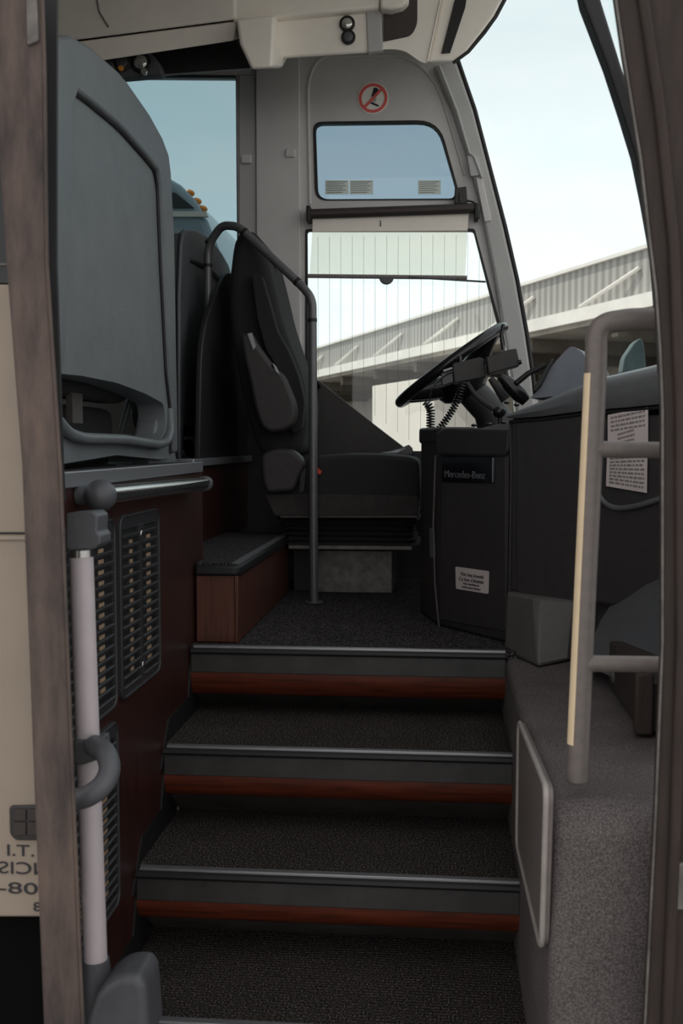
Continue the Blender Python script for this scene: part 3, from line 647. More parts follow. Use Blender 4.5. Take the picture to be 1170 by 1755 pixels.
# ---------------------------------------------------------------- steering wheel
wc = PY(773, 626, 3.86); R = .228; ua = (PY(862, 560, 3.86)-PY(684, 690, 3.86)).normalized(); va = Vector((0, 1, 0)); na = ua.cross(va).normalized()
if na.z < 0: na = -na
t = tag(empty('steering_wheel', wc-na*.30), 'large black steering wheel tilted above the dashboard in front of driver window', 'steering wheel')
def wp(a, r=1, h=0): return wc + ua*R*r*math.cos(a) + va*R*r*math.sin(a) + na*h
NN = 64; mb = MB(); secs = []
for k in range(NN):
    a = 2*math.pi*k/NN; c = wp(a); rd = (c-wc).normalized()
    secs.append([c + (rd*math.cos(2*math.pi*j/14)*.019 + na*math.sin(2*math.pi*j/14)*.019) for j in range(14)])
secs.append(secs[0]); mb.loft(secs, close=True, cap=False).build('rim', 'gloss', t, smooth=True)
for a in (math.radians(150), math.radians(210), math.radians(35), math.radians(-35)):
    MB().tube([wp(a, .97), wp(a, .6, -.03), wp(a, .2, -.06)], [.02, .034, .045], 14).build('spoke', 'gloss', t, smooth=True)
MB().tube([wc-na*.035, wc-na*.05, wc-na*.10, wc-na*.13], [.09, .12, .10, .06], 28).build('hub', 'gloss', t, smooth=True)
MB().tube([wc-na*.10, wc-na*.2+Vector((.02, 0, -.0)), wc+Vector((.18, 0, -.26))], [.055, .06, .08], 24).build('column', 'dark', t, smooth=True)

# column switch boxes
t = tag(empty('fare_module', PY(830, 640, 3.5)), 'two black angular electronic boxes mounted in front of the steering wheel', 'electronic unit')
MB().prism(poly([(775, 623), (822, 612), (829, 616), (833, 646), (778, 657)], 3.50), (0, .09, 0)).build('left_box', 'dark', t, bevel=.004)
MB().prism(poly([(833, 612), (872, 599), (885, 597), (891, 626), (837, 641)], 3.46), (0, .10, 0)).build('right_box', 'dark', t, bevel=.004)
MB().prism(poly([(755, 640), (776, 632), (778, 655), (757, 662)], 3.52), (0, .06, 0)).build('plug_block', 'gloss', t, bevel=.003)
MB().tube(poly([(760, 637), (775, 632)], 3.52), .006, 8).build('connector', 'chrome', t, smooth=True)
MB().tube(poly([(789, 622), (787, 610)], 3.54), .007, 10).build('knob', 'gloss', t, smooth=True)
MB().tube(poly([(888, 621), (893, 620)], 3.46), .008, 10).build('dial', 'gloss', t, smooth=True)
MB().tube(bend(poly([(800, 655), (815, 680), (850, 705), (858, 712)], 3.5), .05), .008, 10).build('mounting_arm', 'dark', t, smooth=True)
MB().tube(bend(poly([(862, 600), (858, 575), (862, 556)], 3.6), .03), .006, 8).build('thin_arm', 'gloss', t, smooth=True)
MB().tube(bend(poly([(735, 690), (742, 660), (765, 640), (780, 636)], 3.5), .05), .0022, 6).build('thin_cable', 'gloss', t, smooth=True)
t = tag(empty('handset', PY(880, 665, 3.45)), 'black cylindrical handset lying against the dashboard right of steering wheel', 'handset')
MB().tube(poly([(858, 645), (872, 658), (890, 676), (902, 688)], 3.42), [.012, .024, .026, .018], 18).build('body', 'gloss', t, smooth=True)
MB().tube(poly([(840, 648), (868, 684)], 3.48), [.01, .022], 12).build('cradle', 'dark', t, smooth=True)
t = tag(empty('gear_knob', PY(856, 722, 3.25)), 'small round black knob lever on top of the console', 'lever')
MB().ball(PY(855, 706, 3.28), .021, (1, 1, .9)).build('knob', 'gloss', t, smooth=True)
MB().tube([PY(856, 706, 3.28), PY(857, 732, 3.28)], .007, 10).build('stem', 'gloss', t, smooth=True)
def coil(pts, r, turns, name, label):
    P = bend(pts, .08, 10); L_ = [0]
    for i in range(1, len(P)): L_.append(L_[-1]+(P[i]-P[i-1]).length)
    n = turns*10; path = []
    for k in range(n+1):
        s = L_[-1]*k/n; i = max(j for j in range(len(P)-1) if L_[j] <= s+1e-9); f = (s-L_[i])/max(1e-9, L_[i+1]-L_[i])
        c = P[i].lerp(P[i+1], min(1, f)); d = (P[i+1]-P[i]).normalized(); u = d.cross(Vector((0, 1, 0))).normalized(); w = d.cross(u)
        path.append(c + (u*math.cos(2*math.pi*k/10) + w*math.sin(2*math.pi*k/10))*r)
    o = MB().tube(path, .0026, 6).build(name, 'gloss', smooth=True); tag(o, label, 'cord', 'coiled cords below the steering wheel')
coil(poly([(729, 688), (738, 700), (737, 746)], 3.42), .012, 13, 'coiled_cord', 'black coiled cord hanging vertically below the low edge of steering wheel')
coil(poly([(793, 655), (783, 690), (766, 718), (742, 748)], 3.44), .010, 21, 'coiled_cord', 'black coiled cord slanting down from the electronic boxes to the console')

# ---------------------------------------------------------------- driver console (door-side cheek)
A = Vector((-.054, 3.464, 0)); B = Vector((.003, 3.222, 0)); Cc = Vector((.197, 2.955, 0))
nBC = Vector((-(Cc-B).y*-1, -(Cc-B).x, 0)); uBC = (Cc-B).normalized(); nBC = Vector((uBC.y, -uBC.x, 0))
if nBC.y > 0: nBC = -nBC
t = tag(empty('driver_console', (.1, 3.2, ZP)), 'tall black plastic console between steps and driver seat with chrome nameplate', 'console')
MB().prism([Vector((p.x, p.y, ZP)) for p in [A, B, Cc, Vector((.235, 3.06, 0)), Vector((.25, 3.5, 0)), Vector((.22, 3.9, 0)), Vector((.05, 3.9, 0)), Vector((-.045, 3.62, 0))]], (0, 0, .575)).build('body', 'dark', t, bevel=.010)
def BCp(px, py, off=0): return PP(px, py, B+nBC*off, nBC)
MB().prism([BCp(x, y, .004) for x, y in [(757, 782), (866, 782), (866, 1083), (752, 1062)]], -nBC*.006).build('door', 'dark', t, bevel=.004)
tp = [BCp(x, y, .012) for x, y in [(748, 780), (862, 783), (869, 772), (872, 735), (760, 733), (745, 742)]]
MB().prism(rounded(tp, .012), -nBC*.06).build('padded_top', 'dark', t, bevel=.012)
MB().tube([BCp(874, 722, .006), BCp(876, 800, .006), BCp(872, 1085, .006)], .004, 8).build('corner_bead', 'dark', t, smooth=True)
MB().tube([BCp(746, 780, .004), BCp(742, 900, .004), BCp(745, 1000, .004), BCp(752, 1074, .004)], .003, 8).build('hinge_line', 'corner', t, smooth=True)
MB().prism(rounded([BCp(x, y, .006) for x, y in [(734, 905), (741, 905), (743, 955), (736, 958)]], .006), nBC*-.01).build('door_pull', 'grey', t, bevel=.003)
MB().prism(rounded([Vector((-.062, 3.45, 1.60)), Vector((.006, 3.20, 1.60)), Vector((.12, 3.25, 1.60)), Vector((.10, 3.7, 1.60)), Vector((-.05, 3.64, 1.60))], .02), (0, 0, .05)).build('top_cap', 'dark', t, bevel=.02)
pl = tag(empty('name_plate', BCp(800, 828, .006)), 'glossy dark chrome name plate with serif lettering on the black console', 'name plate')
M['plate'] = mat('dark_mirror_plate', (.055, .065, .08, 1), .12, metal=.9, noise=.2, nscale=9)
MB().prism(rounded([BCp(x, y, .009) for x, y in [(756, 783), (846, 783), (846, 828), (756, 826)]], .004), -nBC*.005).build('plate', 'plate', pl, bevel=.002)
MB().tube([BCp(844, 784, .011), BCp(844, 827, .011)], .0022, 8).build('bright_edge', 'chrome', pl, smooth=True)
lettering('Mercedes-Benz', BCp(795, 819, .0095), uBC, (0, 0, 1), .030, 'silver', pl, sx=1.05)
st = tag(empty('kneeling_notice', BCp(808, 1018, .006)), 'small white rounded sticker with three-language bus notice low on the console', 'sticker')
MB().prism(rounded([BCp(x, y, .006) for x, y in [(780, 971), (837, 979), (836, 1018), (781, 1009)]], .006), -nBC*.002).build('sheet', 'paper', st)
def onst(px, py): return BCp(px, py, .0066)
dv = (onst(837, 979)-onst(780, 971)).normalized()
lettering('This bus kneels', onst(808, 989), dv, (0, 0, 1), .0150, 'ink', st, sx=1.2)
lettering("Ce bus s'abaisse", onst(807, 997.5), dv, (0, 0, 1), .0150, 'ink', st, sx=1.2)
lettering('Este autobus se', onst(807, 1003.5), dv, (0, 0, 1), .0095, 'ink', st, sx=1.25)
lettering('inclina hacia delante', onst(807, 1009.5), dv, (0, 0, 1), .0088, 'ink', st, sx=1.25)

# ---------------------------------------------------------------- dashboard (door side)
D0 = Vector((.2, 2.935, 0)); D1 = Vector((.60, 2.55, 0)); uD = (D1-D0).normalized(); nD = Vector((uD.y, -uD.x, 0))
if nD.y > 0: nD = -nD
def DP(px, py, off=0): return PP(px, py, D0+nD*off, nD)
t = tag(empty('dashboard', (.6, 3.1, 1.04)), 'long black dashboard with padded top sweeping from console to door pillar', 'dashboard')
D2 = Vector((.78, 2.28, 0)); D3 = Vector((.82, 2.0, 0))
lowp = [D0, D1, D2, D3, Vector((.87, 2.2, 0)), Vector((.87, 3.9, 0)), Vector((.4, 4.2, 0)), Vector((.30, 3.6, 0)), Vector((.26, 3.15, 0))]
MB().prism([Vector((p.x, p.y, 1.185)) for p in lowp], (0, 0, .485)).build('body', 'dark', t, bevel=.012)
# panel door on the face
MB().prism([DP(x, y, .004) for x, y in [(884, 725), (1005, 707), (1002, 1038), (884, 1016)]], -nD*.008).build('access_door', 'dark', t, bevel=.006)
# padded top
secs = []
Pth = [D0, D0.lerp(D1, .2), D0.lerp(D1, .45), D0.lerp(D1, .7), D1, D1.lerp(D2, .6), D2]
hh = [.022, .058, .09, .105, .125, .14, .15]; zz = [1.668, 1.672, 1.684, 1.690, 1.700, 1.71, 1.72]
for p, h, z in zip(Pth, hh, zz):
    n_ = -nD; prof = [(-.012, -.002), (-.020, .25), (-.010, .55), (.025, .85), (.08, 1.0), (.16, 1.04), (.30, .98), (.45, .80), (.45, -.3)]
    secs.append([Vector((p.x, p.y, z)) + n_*a + Vector((0, 0, h*b)) for a, b in prof])
MB().loft(secs, close=True).build('padded_top', 'pad', t, smooth=True)
MB().tube([Vector((p.x, p.y, z-.008))+nD*.004 for p, z in zip(Pth, zz)], .005, 8).build('gap', 'black', t, smooth=True)
# top deck with switches
dk = [Vector((.04, 3.22, 1.625)), Vector((.205, 2.99, 1.63)), Vector((.35, 3.0, 1.69)), Vector((.52, 3.35, 1.74)), Vector((.46, 4.1, 1.74)), Vector((.16, 4.1, 1.64)), Vector((.06, 3.8, 1.60))]
MB().add(dk + [Vector((p.x, p.y, 1.56)) for p in dk], [[0,1,2],[0,2,3],[0,3,5],[3,4,5],[0,5,6], [7,13,12,11,10,9,8]] + [[i, i+7, (i+1) % 7+7, (i+1) % 7] for i in range(7)]).build('instrument_deck', 'dark', t)
for i, (x, y) in enumerate([(812, 729), (838, 727), (862, 724), (868, 690), (885, 694)]):
    q = PY(x, y, 3.08 if i < 3 else 3.2); MB().ball(q, .009, (1, 1, .5)).build('switch', 'gloss', t, smooth=True)
hd1 = poly([(906, 684), (926, 664), (944, 628), (966, 603), (979, 592), (998, 603), (1012, 630), (1020, 672)], 3.10)
MB().prism(rounded(hd1, .012, 3), (.10, .30, .0)).build('instrument_hood', 'hood', t, bevel=.015)
MB().prism(poly([(912, 668), (917, 660), (944, 614), (949, 616), (930, 655), (918, 672)], 3.07), (.02, .22, 0)).build('screen', 'black', t, bevel=.003)
MB().tube(poly([(884, 657), (905, 640), (935, 625)], 3.4), .009, 10).build('hood_rail', 'black', t, smooth=True)
# corner cover and lower cheek
cc = [Vector((.185, 2.91, 0)), Vector((.262, 2.715, 0)), Vector((.352, 2.80, 0)), Vector((.42, 2.95, 0)), Vector((.25, 3.05, 0))]
ct = [Vector((.19, 2.925, 1.19)), Vector((.266, 2.845, 1.19)), Vector((.36, 2.765, 1.19)), Vector((.42, 2.95, 1.19)), Vector((.25, 3.05, 1.19))]
MB().loft([[Vector((p.x, p.y, 1.022)) for p in cc], ct], close=True).build('corner_cover', 'corner', t, bevel=.012)
lw = [D0.lerp(D1, .45)-nD*.05, D1-nD*.06, D2-nD*.04, D3, Vector((.87, 2.2, 0)), Vector((.87, 3.2, 0)), Vector((.4, 3.2, 0))]
MB().prism([Vector((p.x, p.y, 1.025)) for p in lw], (0, 0, .17)).build('lower_panel', 'dark', t, bevel=.01)
# moulded flare at lower right
fs_ = []
for k in range(9):
    f = k/8; q = Vector((.36+.16*f, 2.66-.50*f, 0))
    fs_.append([q+Vector((0, 0, 1.05-.0*f)), q+Vector((.03, .02, 1.10)), q+Vector((.055, .04, 1.15+.03*f)), q+Vector((.12, .08, 1.24+.06*f)), q+Vector((.22, .16, 1.30+.16*f)), q+Vector((.24, .2, 1.05))])
MB().loft(fs_, close=True).build('knee_flare', 'pad', t, smooth=True)
lp = [DP(x, y, .006) for x, y in [(1024, 842), (1034, 862), (1055, 872), (1090, 868), (1140, 852)]]
MB().tube(bend(lp, .05, 5), [.004]+[.0075]*(len(bend(lp, .05, 5))-1), 10).build('pocket_lip', 'pad', t, smooth=True)
# notices
for k, (pp, lb) in enumerate([([(1041, 711), (1110, 698), (1110, 762), (1041, 768)], 'upper printed paper notice taped on dashboard above the rail crossbar'),
                              ([(1040, 776), (1109, 768), (1108, 845), (1038, 833)], 'lower printed paper notice taped on dashboard below the rail crossbar')]):
    c = sum([DP(a, b, .008) for a, b in pp], Vector())/4
    n_ = tag(empty('paper_notice', c), lb, 'notice', 'paper notices on the dashboard')
    MB().prism([DP(a, b, .008) for a, b in pp], -nD*.001).build('sheet', 'paper', n_)
    ln = MB(); P0, P1, P2, P3 = pp
    for r in range(9 if k else 7):
        f = (r+.8)/(10 if k else 8)
        a0 = (P0[0]+(P3[0]-P0[0])*f+5, P0[1]+(P3[1]-P0[1])*f); a1 = (P1[0]+(P2[0]-P1[0])*f-5, P1[1]+(P2[1]-P1[1])*f)
        if not k and r >= 4: a0 = (a0[0]+12, a0[1]); a1 = (a1[0]-18, a1[1])
        x = 0.0
        while x < .97:
            L2 = random.uniform(.05, .16); e = min(1, x+L2)
            q = [(a0[0]+(a1[0]-a0[0])*s, a0[1]+(a1[1]-a0[1])*s) for s in (x, e)]
            ln.prism([DP(q[0][0], q[0][1]-1.7, .0088), DP(q[1][0], q[1][1]-1.7, .0088), DP(q[1][0], q[1][1]+1.7, .0088), DP(q[0][0], q[0][1]+1.7, .0088)], -nD*.0006)
            x = e+.03
    ln.build('print_lines', 'faint', n_)

# ---------------------------------------------------------------- wheel-arch box covered in grey carpet
t = tag(empty('carpeted_wheel_box', (.33, 2.3, 0)), 'large grey carpet-covered wheel box right of the steps', 'wheel box')
ZB = 1.02
front = [(RX, 1.665, .15), (1.0, 1.665, .15), (1.0, 1.665, ZB), (RX, 1.665, ZB)]
MB().prism([(RX, 1.665, 0), (RX, 2.98, 0), (RX, 2.98, ZB), (RX, 2.75, ZB), (RX, 2.45, ZB-.012), (RX, 1.70, ZB), (RX, 1.665, ZB-.03)], (.29, 0, 0)).build('carpet_cover', 'felt', t, bevel=.022, seg=4)
t2 = tag(empty('access_hatch', (RX, 2.05, .7)), 'flat grey access hatch with pale raised frame on the side of the wheel box', 'hatch')
hp_ = [PX(x, y, RX-.012) for x, y in [(889, 1235), (936, 1350), (928, 1628), (886, 1448)]]
MB().prism(rounded(hp_, .03), (.012, 0, 0)).build('panel', 'rail', t2, bevel=.003)
rp = rounded(hp_, .03); MB().tube(rp+[rp[0]], .0048, 8).build('frame', 'hframe', t2, smooth=True)
t3 = tag(empty('floor_box', (.42, 2.3, ZB)), 'long low black box with a rounded metal end on top of the wheel box', 'box')
MB().prism([(.41, 2.12, ZB), (.50, 2.12, ZB), (.50, 2.56, ZB), (.415, 2.56, ZB)], (0, 0, .105)).build('body', 'dark2', t3, bevel=.006)
MB().prism([(.392, 2.10, ZB+.0), (.43, 2.10, ZB+.0), (.43, 2.14, ZB+.0), (.398, 2.15, ZB+.0)], (0, 0, .125)).build('metal_end', 'pillarbrown', t3, bevel=.006)
MB().ball((.392, 2.36, ZB+.06), .012, (.3, 1.6, 1.0)).build('screw_boss', 'galv', t3, smooth=True)

# right grab rail in the doorway
t = tag(empty('door_grab_rail', (.28, 1.72, 1.0)), 'thick grey tube grab rail with cream strip and two crossbars at the right doorway', 'grab rail')
GY = 1.72
gp = [PY(1200, 548, GY), PY(1080, 547, GY), PY(1022, 556, GY), PY(1021, 630, GY), PY(1005, 960, GY), PY(988, 1336, GY)]
gb = bend(gp, [.01, .065, .065, .1], 8)
MB().tube(gb, .0175, 28).build('tube', 'rail', t, smooth=True, bevel=0)
MB().ball(gp[-1], .0172, (1, 1, .5)).build('end_plug', 'rail', t, smooth=True)
for py in (770, 1137):
    a = PY({770: 1015, 1137: 998}[py], py, GY); b = PY(1180, py+2, GY)
    MB().tube([a, a.lerp(b, .12), b], [.0175, .0135, .0130], 20).build('crossbar', 'rail', t, smooth=True)
sa = PY(1009, 640, GY-.0); sb = PY(995, 950, GY); sd = PY(980, 1274, GY)
secs = []
for py in (640, 760, 880, 1000, 1120, 1274):
    c = PY(1021-(py-630)*33/706 if py > 630 else 1021, py, GY)
    arc = [math.radians(d) for d in (186, 196, 206, 216, 226, 236)]
    secs.append([c+Vector((r_*math.cos(a), r_*math.sin(a), 0)) for r_, aa in ((.0188, arc), (.0165, arc[::-1])) for a in aa])
MB().loft(secs, close=True).build('grip_strip', 'cream', t)

# ---------------------------------------------------------------- doorway frame right
t = struct(empty('trim_5', (.42, 1.62, .2)), 'brown plastic door pillar at the right edge', 'door pillar')
lft = [(1040, -80), (1053, 0), (1067, 97), (1096, 275), (1110, 401), (1122, 500), (1129, 600), (1133, 700), (1133, 1100), (1121, 1400), (1103, 1755), (1097, 1850)]
P0 = poly(lft, 1.60); P1 = poly([(1300, 1850), (1300, -80)], 1.60)
MB().prism(P0+P1, (0, .02, 0)).build('pillar', 'pillarbrown', t, bevel=.006)
ribp = [PY(x, y, 1.595) for x, y in [(1088, -80), (1103, 0), (1130, 180), (1155, 420), (1166, 700), (1168, 1100), (1158, 1400), (1143, 1755), (1140, 1850)]]
MB().tube(ribp, .009, 10).build('pillar_rib', 'pillarbrown', t, smooth=True)
MB().tube([PY(x+2, y, 1.598) for x, y in lft], .0022, 8).build('edge_bead', 'galv', t, smooth=True)
MB().prism(rounded(poly([(1156, 1480), (1185, 1480), (1185, 1560), (1158, 1560)], 1.59), .004), (0, .02, 0)).build('latch_plate', 'galv', t, bevel=.002)
# windscreen seal on door side
sl1 = [PY(x, y, 1.90) for x, y in [(985, -60), (998, 0), (1040, 110), (1066, 190), (1088, 262), (1104, 340), (1120, 430), (1126, 500), (1135, 640)]]
sl2 = [PY(x, y, 1.90) for x, y in [(1010, -60), (1030, 0), (1064, 110), (1090, 190), (1110, 262), (1126, 340), (1140, 430), (1150, 500), (1160, 640)]]
MB().prism(sl1+sl2[::-1], (0, .05, 0)).build('windscreen_seal', 'black', t, bevel=.006)

# ---------------------------------------------------------------- left doorway: open door leaf edge, bodywork, pole
t = struct(empty('door_1', (-.68, 1.56, .3)), 'worn brown edge of the open entrance door at left', 'door')
l0 = [(-12, -60), (0, 0), (10, 450), (36, 800), (55, 1300), (76, 1850)]; l0 = [(-14, -60), (-8, 200), (9, 450), (36, 800), (55, 1300), (77, 1850)]
r0 = [(72, -60), (77, 120), (81, 450), (104, 800), (124, 1300), (147, 1850)]
MB().prism(poly(l0, 1.56)+poly(r0, 1.56)[::-1], (0, .012, 0)).build('edge_profile', 'steel', t, bevel=.006)
MB().tube([PY(x-1, y, 1.558) for x, y in r0], .002, 8).build('edge_bead', 'steel', t, smooth=True)
MB().prism(poly([(70, -60), (97, -60), (96, 450), (107, 800), (110, 860), (90, 860), (76, 450)], 1.66), (0, .008, 0)).build('rubber_seal', 'black', t)
MB().prism(rounded(poly([(44, -20), (62, -20), (66, 70), (46, 78)], 1.555), .004), (0, .02, 0)).build('latch', 'galv', t, bevel=.003)
t = tag(empty('coach_side_reflection', (-1.2, 1.62, .3)), 'reflection of the beige coach side with mirrored black lettering, built as a panel at far left', 'reflected_bodywork')  # mirror image in the open door's glass, built as solid coloured panels
BYo = 1.63
MB().prism(poly([(-900, 487), (60, 487), (100, 1562), (98, 1572), (-900, 1572)], BYo), (0, .04, 0)).build('upper_panel', 'body', t, bevel=.004)
MB().prism(poly([(-900, -400), (40, -400), (60, 485), (-900, 485)], BYo+.01), (0, .03, 0)).build('black_window', 'gloss', t)
MB().prism(poly([(-900, 451), (58, 451), (58, 455), (-900, 455)], BYo+.006), (0, .01, 0)).build('window_seam', 'galv', t)
MB().prism(poly([(-900, 912), (75, 912), (75, 916), (-900, 916)], BYo-.001), (0, .01, 0)).build('panel_gap', 'black', t)
MB().tube([PY(-900, 923, BYo), PY(75, 923, BYo)], .004, 10).build('moulding', 'body', t, smooth=True)
MB().prism(poly([(-900, 1572), (100, 1572), (110, 1900), (-900, 1900)], BYo+.03), (0, .03, 0)).build('underbody', 'pitch', t)
hq = MB().prism(rounded(poly([(15, 1382), (90, 1380), (90, 1441), (26, 1441), (16, 1430)], BYo-.006), .006), (0, .008, 0)).build('intake_grille', 'dark', t, bevel=.003)
gl = MB()
for (x0, y0, x1, y1) in [(23, 1388, 44, 1407), (47, 1388, 68, 1407), (23, 1410, 44, 1432), (47, 1410, 68, 1432)]: gl.prism(poly([(x0, y0), (x1, y0), (x1, y1), (x0, y1)], BYo-.009), (0, .004, 0))
gl.build('grille_cell', 'dark2', hq, bevel=.001)
k_ = BYo/F
for txt, px, py, sz in [('.T.I', 60, 1468, 30), ('NCIS', 88, 1500, 32), ('08-', 66, 1533, 30), ('8', 72, 1562, 24)]:
    p = PY(px, py, BYo-.001)
    lettering(txt, p, (-1, 0, 0), (0, 0, 1), sz*k_*1.0, 'ink', t, align='LEFT', sx=1.95 if txt[0] == '0' else 1.42)
# dark door-side wall behind the seat row
wd = MB().box((-3.9, DY+.06, .3), (-.74, DY+.10, 3.4)).build('wall_door', 'dark'); struct(wd, 'door-side wall left of the entrance', 'wall')
t = tag(empty('door_pole', PY(165, 1750, 1.74)), 'white vertical door pole with grey brackets and a looped handle at left', 'door pole')
PYY = 1.74
top = PY(139, 950, PYY); bot = PY(164, 1655, PYY)
MB().tube([top, bot], .0205, 32).build('tube', 'white', t, smooth=True)
ring(top+Vector((0, 0, .002)), bot-top, t, r=.0215, l=.006, m='chrome')
ub = rounded(poly([(112, 880), (158, 876), (167, 884), (166, 912), (172, 918), (172, 932), (160, 942), (118, 944), (112, 940)], PYY-.03), .004)
MB().prism(ub, (0, .06, 0)).build('upper_bracket', 'grey', t, bevel=.008)
d_ = (bot-top).normalized()
MB().tube([bot-d_*.012, bot+d_*.02, bot+d_*.09], [.024, .026, .03], 24).build('lower_sleeve', 'grey', t, smooth=True)
MB().prism(rounded(poly([(146, 1755), (165, 1700), (200, 1675), (236, 1674), (248, 1690), (256, 1800), (146, 1800)], PYY-.06), .02), (0, .10, 0)).build('foot_cover', 'grey', t, bevel=.022, seg=4)
MB().prism(rounded(poly([(126, 1270), (172, 1268), (176, 1300), (140, 1312), (126, 1310)], PYY-.028), .004), (0, .05, 0)).build('handle_clamp', 'grey', t, bevel=.004)
lh = [PY(160, 1277, PYY-.03), PY(183, 1290, PYY-.06), PY(190, 1320, PYY-.08), PY(176, 1348, PYY-.10), PY(150, 1366, PYY-.11), PY(120, 1372, PYY-.10)]
MB().tube(bend(lh, .05, 6), .0180, 18).build('loop_handle', 'grey', t, smooth=True)

# ---------------------------------------------------------------- outside
t = tag(empty('parked_coach', (-2.6, 6.8, 0)), 'grey coach parked outside the side window with amber roof lamps', 'coach')
QY = 6.0
cp = poly([(-300, 275), (230, 275), (284, 301), (308, 315), (333, 341), (354, 377), (375, 430), (392, 520), (400, 640)], QY)
ptsc = cp + [Vector((cp[-1].x, QY, .4)), Vector((cp[0].x, QY, .4))]
MB().prism(ptsc, (0, 2.4, 0)).build('body', 'busgrey', t, bevel=.04)
MB().prism(poly([(-300, 362), (352, 362), (356, 371), (-300, 373)], QY-.02), (0, .03, 0)).build('pale_stripe', 'busstripe', t)
MB().prism(poly([(-300, 330), (300, 330), (332, 356), (-300, 356)], QY-.01), (0, .02, 0)).build('side_glass', 'gloss', t)
for (x, y) in [(325, 332), (337, 346), (347, 359)]:
    MB().ball(PY(x, y-1, QY+.12), .024, (1.2, 1.8, .8)).build('marker_lamp', 'amber', t, smooth=True)
for x in (-1.9, -5.0):
    MB().tube([(x, QY-.02, .5), (x, QY+.3, .5)], .5, 32).build('wheel', 'black', t, bevel=.03)

a0 = Vector((6.3, 31.0, 0)); dr = Vector((-13.5, 32, 0)).normalized(); nr = Vector((-dr.y, dr.x, 0))
if nr.dot(Vector((1, 0, 0))) > 0: nr = -nr     # faces the coach
t = tag(empty('terminal_building', a0+dr*10), 'long terminal building with corrugated fascia and white canopy edge outside the windows', 'building')
def W(s, n, z): return a0 + dr*s + nr*n + Vector((0, 0, z))
def bar(s0, s1, n0, n1, z0, z1): return MB().add([W(s0,n0,z0), W(s1,n0,z0), W(s1,n1,z0), W(s0,n1,z0), W(s0,n0,z1), W(s1,n0,z1), W(s1,n1,z1), W(s0,n1,z1)], [[0,3,2,1],[4,5,6,7],[0,1,5,4],[1,2,6,5],[2,3,7,6],[3,0,4,7]])
bar(-24, 70, -14, 0, 5.95, 7.25).build('corrugated_fascia', 'corr', t)
bar(-24, 70, -14.1, .12, 7.25, 7.36).build('roof_capping', 'white_out', t)
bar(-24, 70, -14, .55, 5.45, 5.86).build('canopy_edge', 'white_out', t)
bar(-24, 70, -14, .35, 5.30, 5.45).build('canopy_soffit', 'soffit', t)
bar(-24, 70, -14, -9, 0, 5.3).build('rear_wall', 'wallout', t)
for k in range(16):
    s = -20+k*5.5; bar(s, s+.35, -9, .1, 4.85, 5.30).build('canopy_beam', 'beam', t)
for k in range(9):
    s = -12+k*6.5
    q = MB().tube([W(s, .05, 6.75), W(s+2.6, .5, 5.9)], .06, 8).build('fascia_brace', 'white_out', t)
bar(3, 9.5, -9.0, -7.0, 0, 4.9).build('dark_bay', 'beam', t)
for k in range(9): bar(-18+k*3.0, -16.8+k*3, -9.0, -8.9, 2.4, 4.0).build('bay_window', 'gloss', t)
t = tag(empty('freight_trailer', W(22, 2.5, 0)), 'off-white box trailer standing at the building, seen under the steering wheel', 'trailer')
bar(9, 15.7, .7, 3.2, .5, 4.0).build('cargo_box', 'panelout', t, bevel=.03)
bar(9, 15.7, 3.2, 3.24, .5, .75).build('lower_rail', 'white_out', t)
for s_ in (10.2, 11.5, 14.6):
    MB().tube([W(s_, 3.1, .5), W(s_, 2.7, .5)], .5, 28).build('wheel', 'black', t)
# driver side exterior mirror
t = tag(empty('exterior_mirror', (1.25, 4.2, 1.75)), 'dark rounded exterior mirror seen through the windscreen above the dashboard', 'mirror')
MB().prism(rounded(poly([(1066, 640), (1070, 612), (1088, 585), (1098, 578), (1104, 590), (1108, 640)], 5.2), .02), (0, .14, 0)).build('housing', 'teal', t, bevel=.02)
MB().tube([PY(1090, 635, 5.27), PY(1080, 740, 5.0)], .02, 10).build('arm', 'black', t, smooth=True)


# ---------------------------------------------------------------- world, sun, camera
wd_ = bpy.data.worlds.new('sky'); sc.world = wd_; wd_.use_nodes = True
nt = wd_.node_tree; N = nt.nodes; L = nt.links; bg = N['Background']
tc = N.new('ShaderNodeTexCoord'); mp = N.new('ShaderNodeMapping'); mp.inputs['Scale'].default_value = (1.2, 1.2, 3.2)
n = N.new('ShaderNodeTexNoise'); n.inputs['Scale'].default_value = 1.8; n.inputs['Detail'].default_value = 7; n.inputs['Roughness'].default_value = .55
r = N.new('ShaderNodeValToRGB'); r.color_ramp.elements[0].position = .38; r.color_ramp.elements[1].position = .68
r.color_ramp.elements[0].color = (.80, .94, .99, 1); r.color_ramp.elements[1].color = (1.0, 1.02, 1.02, 1)
L.new(tc.outputs['Generated'], mp.inputs['Vector']); L.new(mp.outputs['Vector'], n.inputs['Vector']); L.new(n.outputs['Fac'], r.inputs['Fac'])
sx = N.new('ShaderNodeSeparateXYZ'); L.new(tc.outputs['Generated'], sx.inputs[0])
mr = N.new('ShaderNodeMapRange'); mr.inputs['From Min'].default_value = -.02; mr.inputs['From Max'].default_value = .35
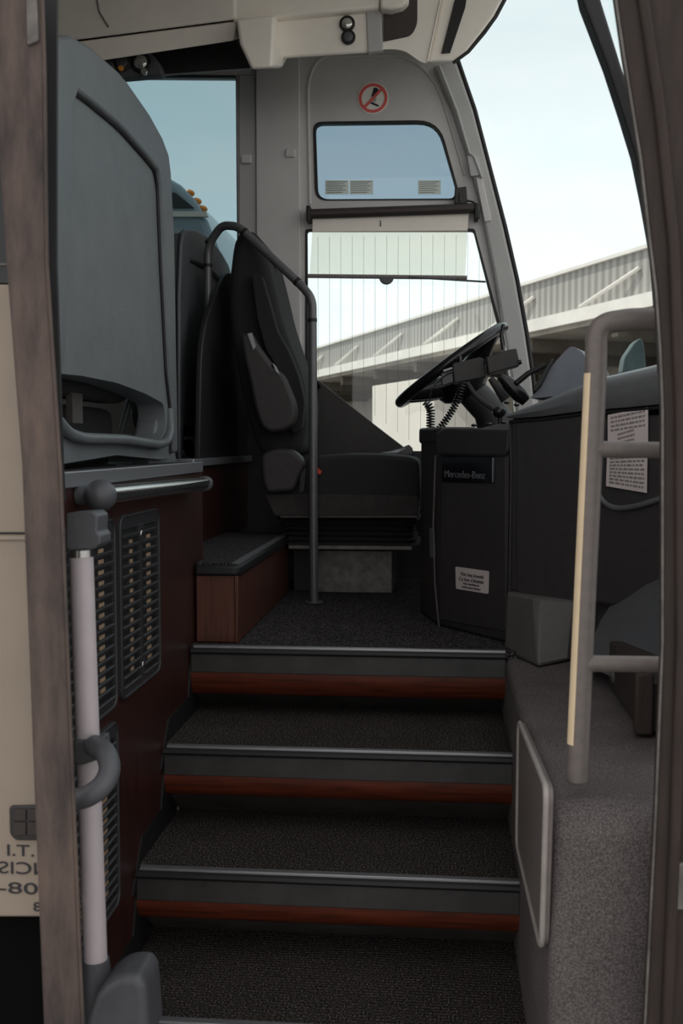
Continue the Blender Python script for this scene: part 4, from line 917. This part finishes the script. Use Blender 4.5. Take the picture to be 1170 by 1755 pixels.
mr.inputs['To Min'].default_value = 1.45; mr.inputs['To Max'].default_value = .95; L.new(sx.outputs['Z'], mr.inputs['Value'])
mx = N.new('ShaderNodeMix'); mx.data_type = 'RGBA'; mx.blend_type = 'MULTIPLY'; mx.inputs[0].default_value = 1
L.new(r.outputs['Color'], mx.inputs[6]); L.new(mr.outputs['Result'], mx.inputs[7])
wr = N.new('ShaderNodeValToRGB'); wr.color_ramp.elements[0].position = .30; wr.color_ramp.elements[0].color = (1.12, .98, .94, 1)
wr.color_ramp.elements[1].position = .72; wr.color_ramp.elements[1].color = (1, 1, 1, 1)   # warm tint added to the sky behind the camera, warms the interior
yr = N.new('ShaderNodeMapRange'); yr.inputs['From Min'].default_value = -1; L.new(sx.outputs['Y'], yr.inputs['Value']); L.new(yr.outputs['Result'], wr.inputs['Fac'])
m2 = N.new('ShaderNodeMix'); m2.data_type = 'RGBA'; m2.blend_type = 'MULTIPLY'; m2.inputs[0].default_value = 1
L.new(mx.outputs[2], m2.inputs[6]); L.new(wr.outputs['Color'], m2.inputs[7]); L.new(m2.outputs[2], bg.inputs['Color'])
bg.inputs['Strength'].default_value = 1.0
sl = bpy.data.lights.new('sun', 'SUN'); sl.energy = 3.2; sl.angle = math.radians(.6); sl.color = (1, .95, .86)
so = bpy.data.objects.new('sun', sl); C.objects.link(so)
so.rotation_euler = Vector((-.50, .22, .84)).to_track_quat('Z', 'Y').to_euler()

cam = bpy.data.cameras.new('camera'); co = bpy.data.objects.new('camera', cam); C.objects.link(co)
cam.sensor_fit = 'VERTICAL'; cam.sensor_height = 36; cam.lens = 36*F/1755; cam.clip_start = .05; cam.clip_end = 500
co.location = E0
co.matrix_world = Matrix.Translation(E0) @ Matrix((rt, up, -fw)).transposed().to_4x4()
cam.dof.use_dof = True; cam.dof.focus_distance = 3.3; cam.dof.aperture_fstop = 7
sc.camera = co
sc.view_settings.view_transform = 'Standard'; sc.view_settings.look = 'None'; sc.view_settings.gamma = 1
sc.view_settings.exposure = 0.0
try: sc.view_settings.use_curve_mapping = False
except Exception: pass
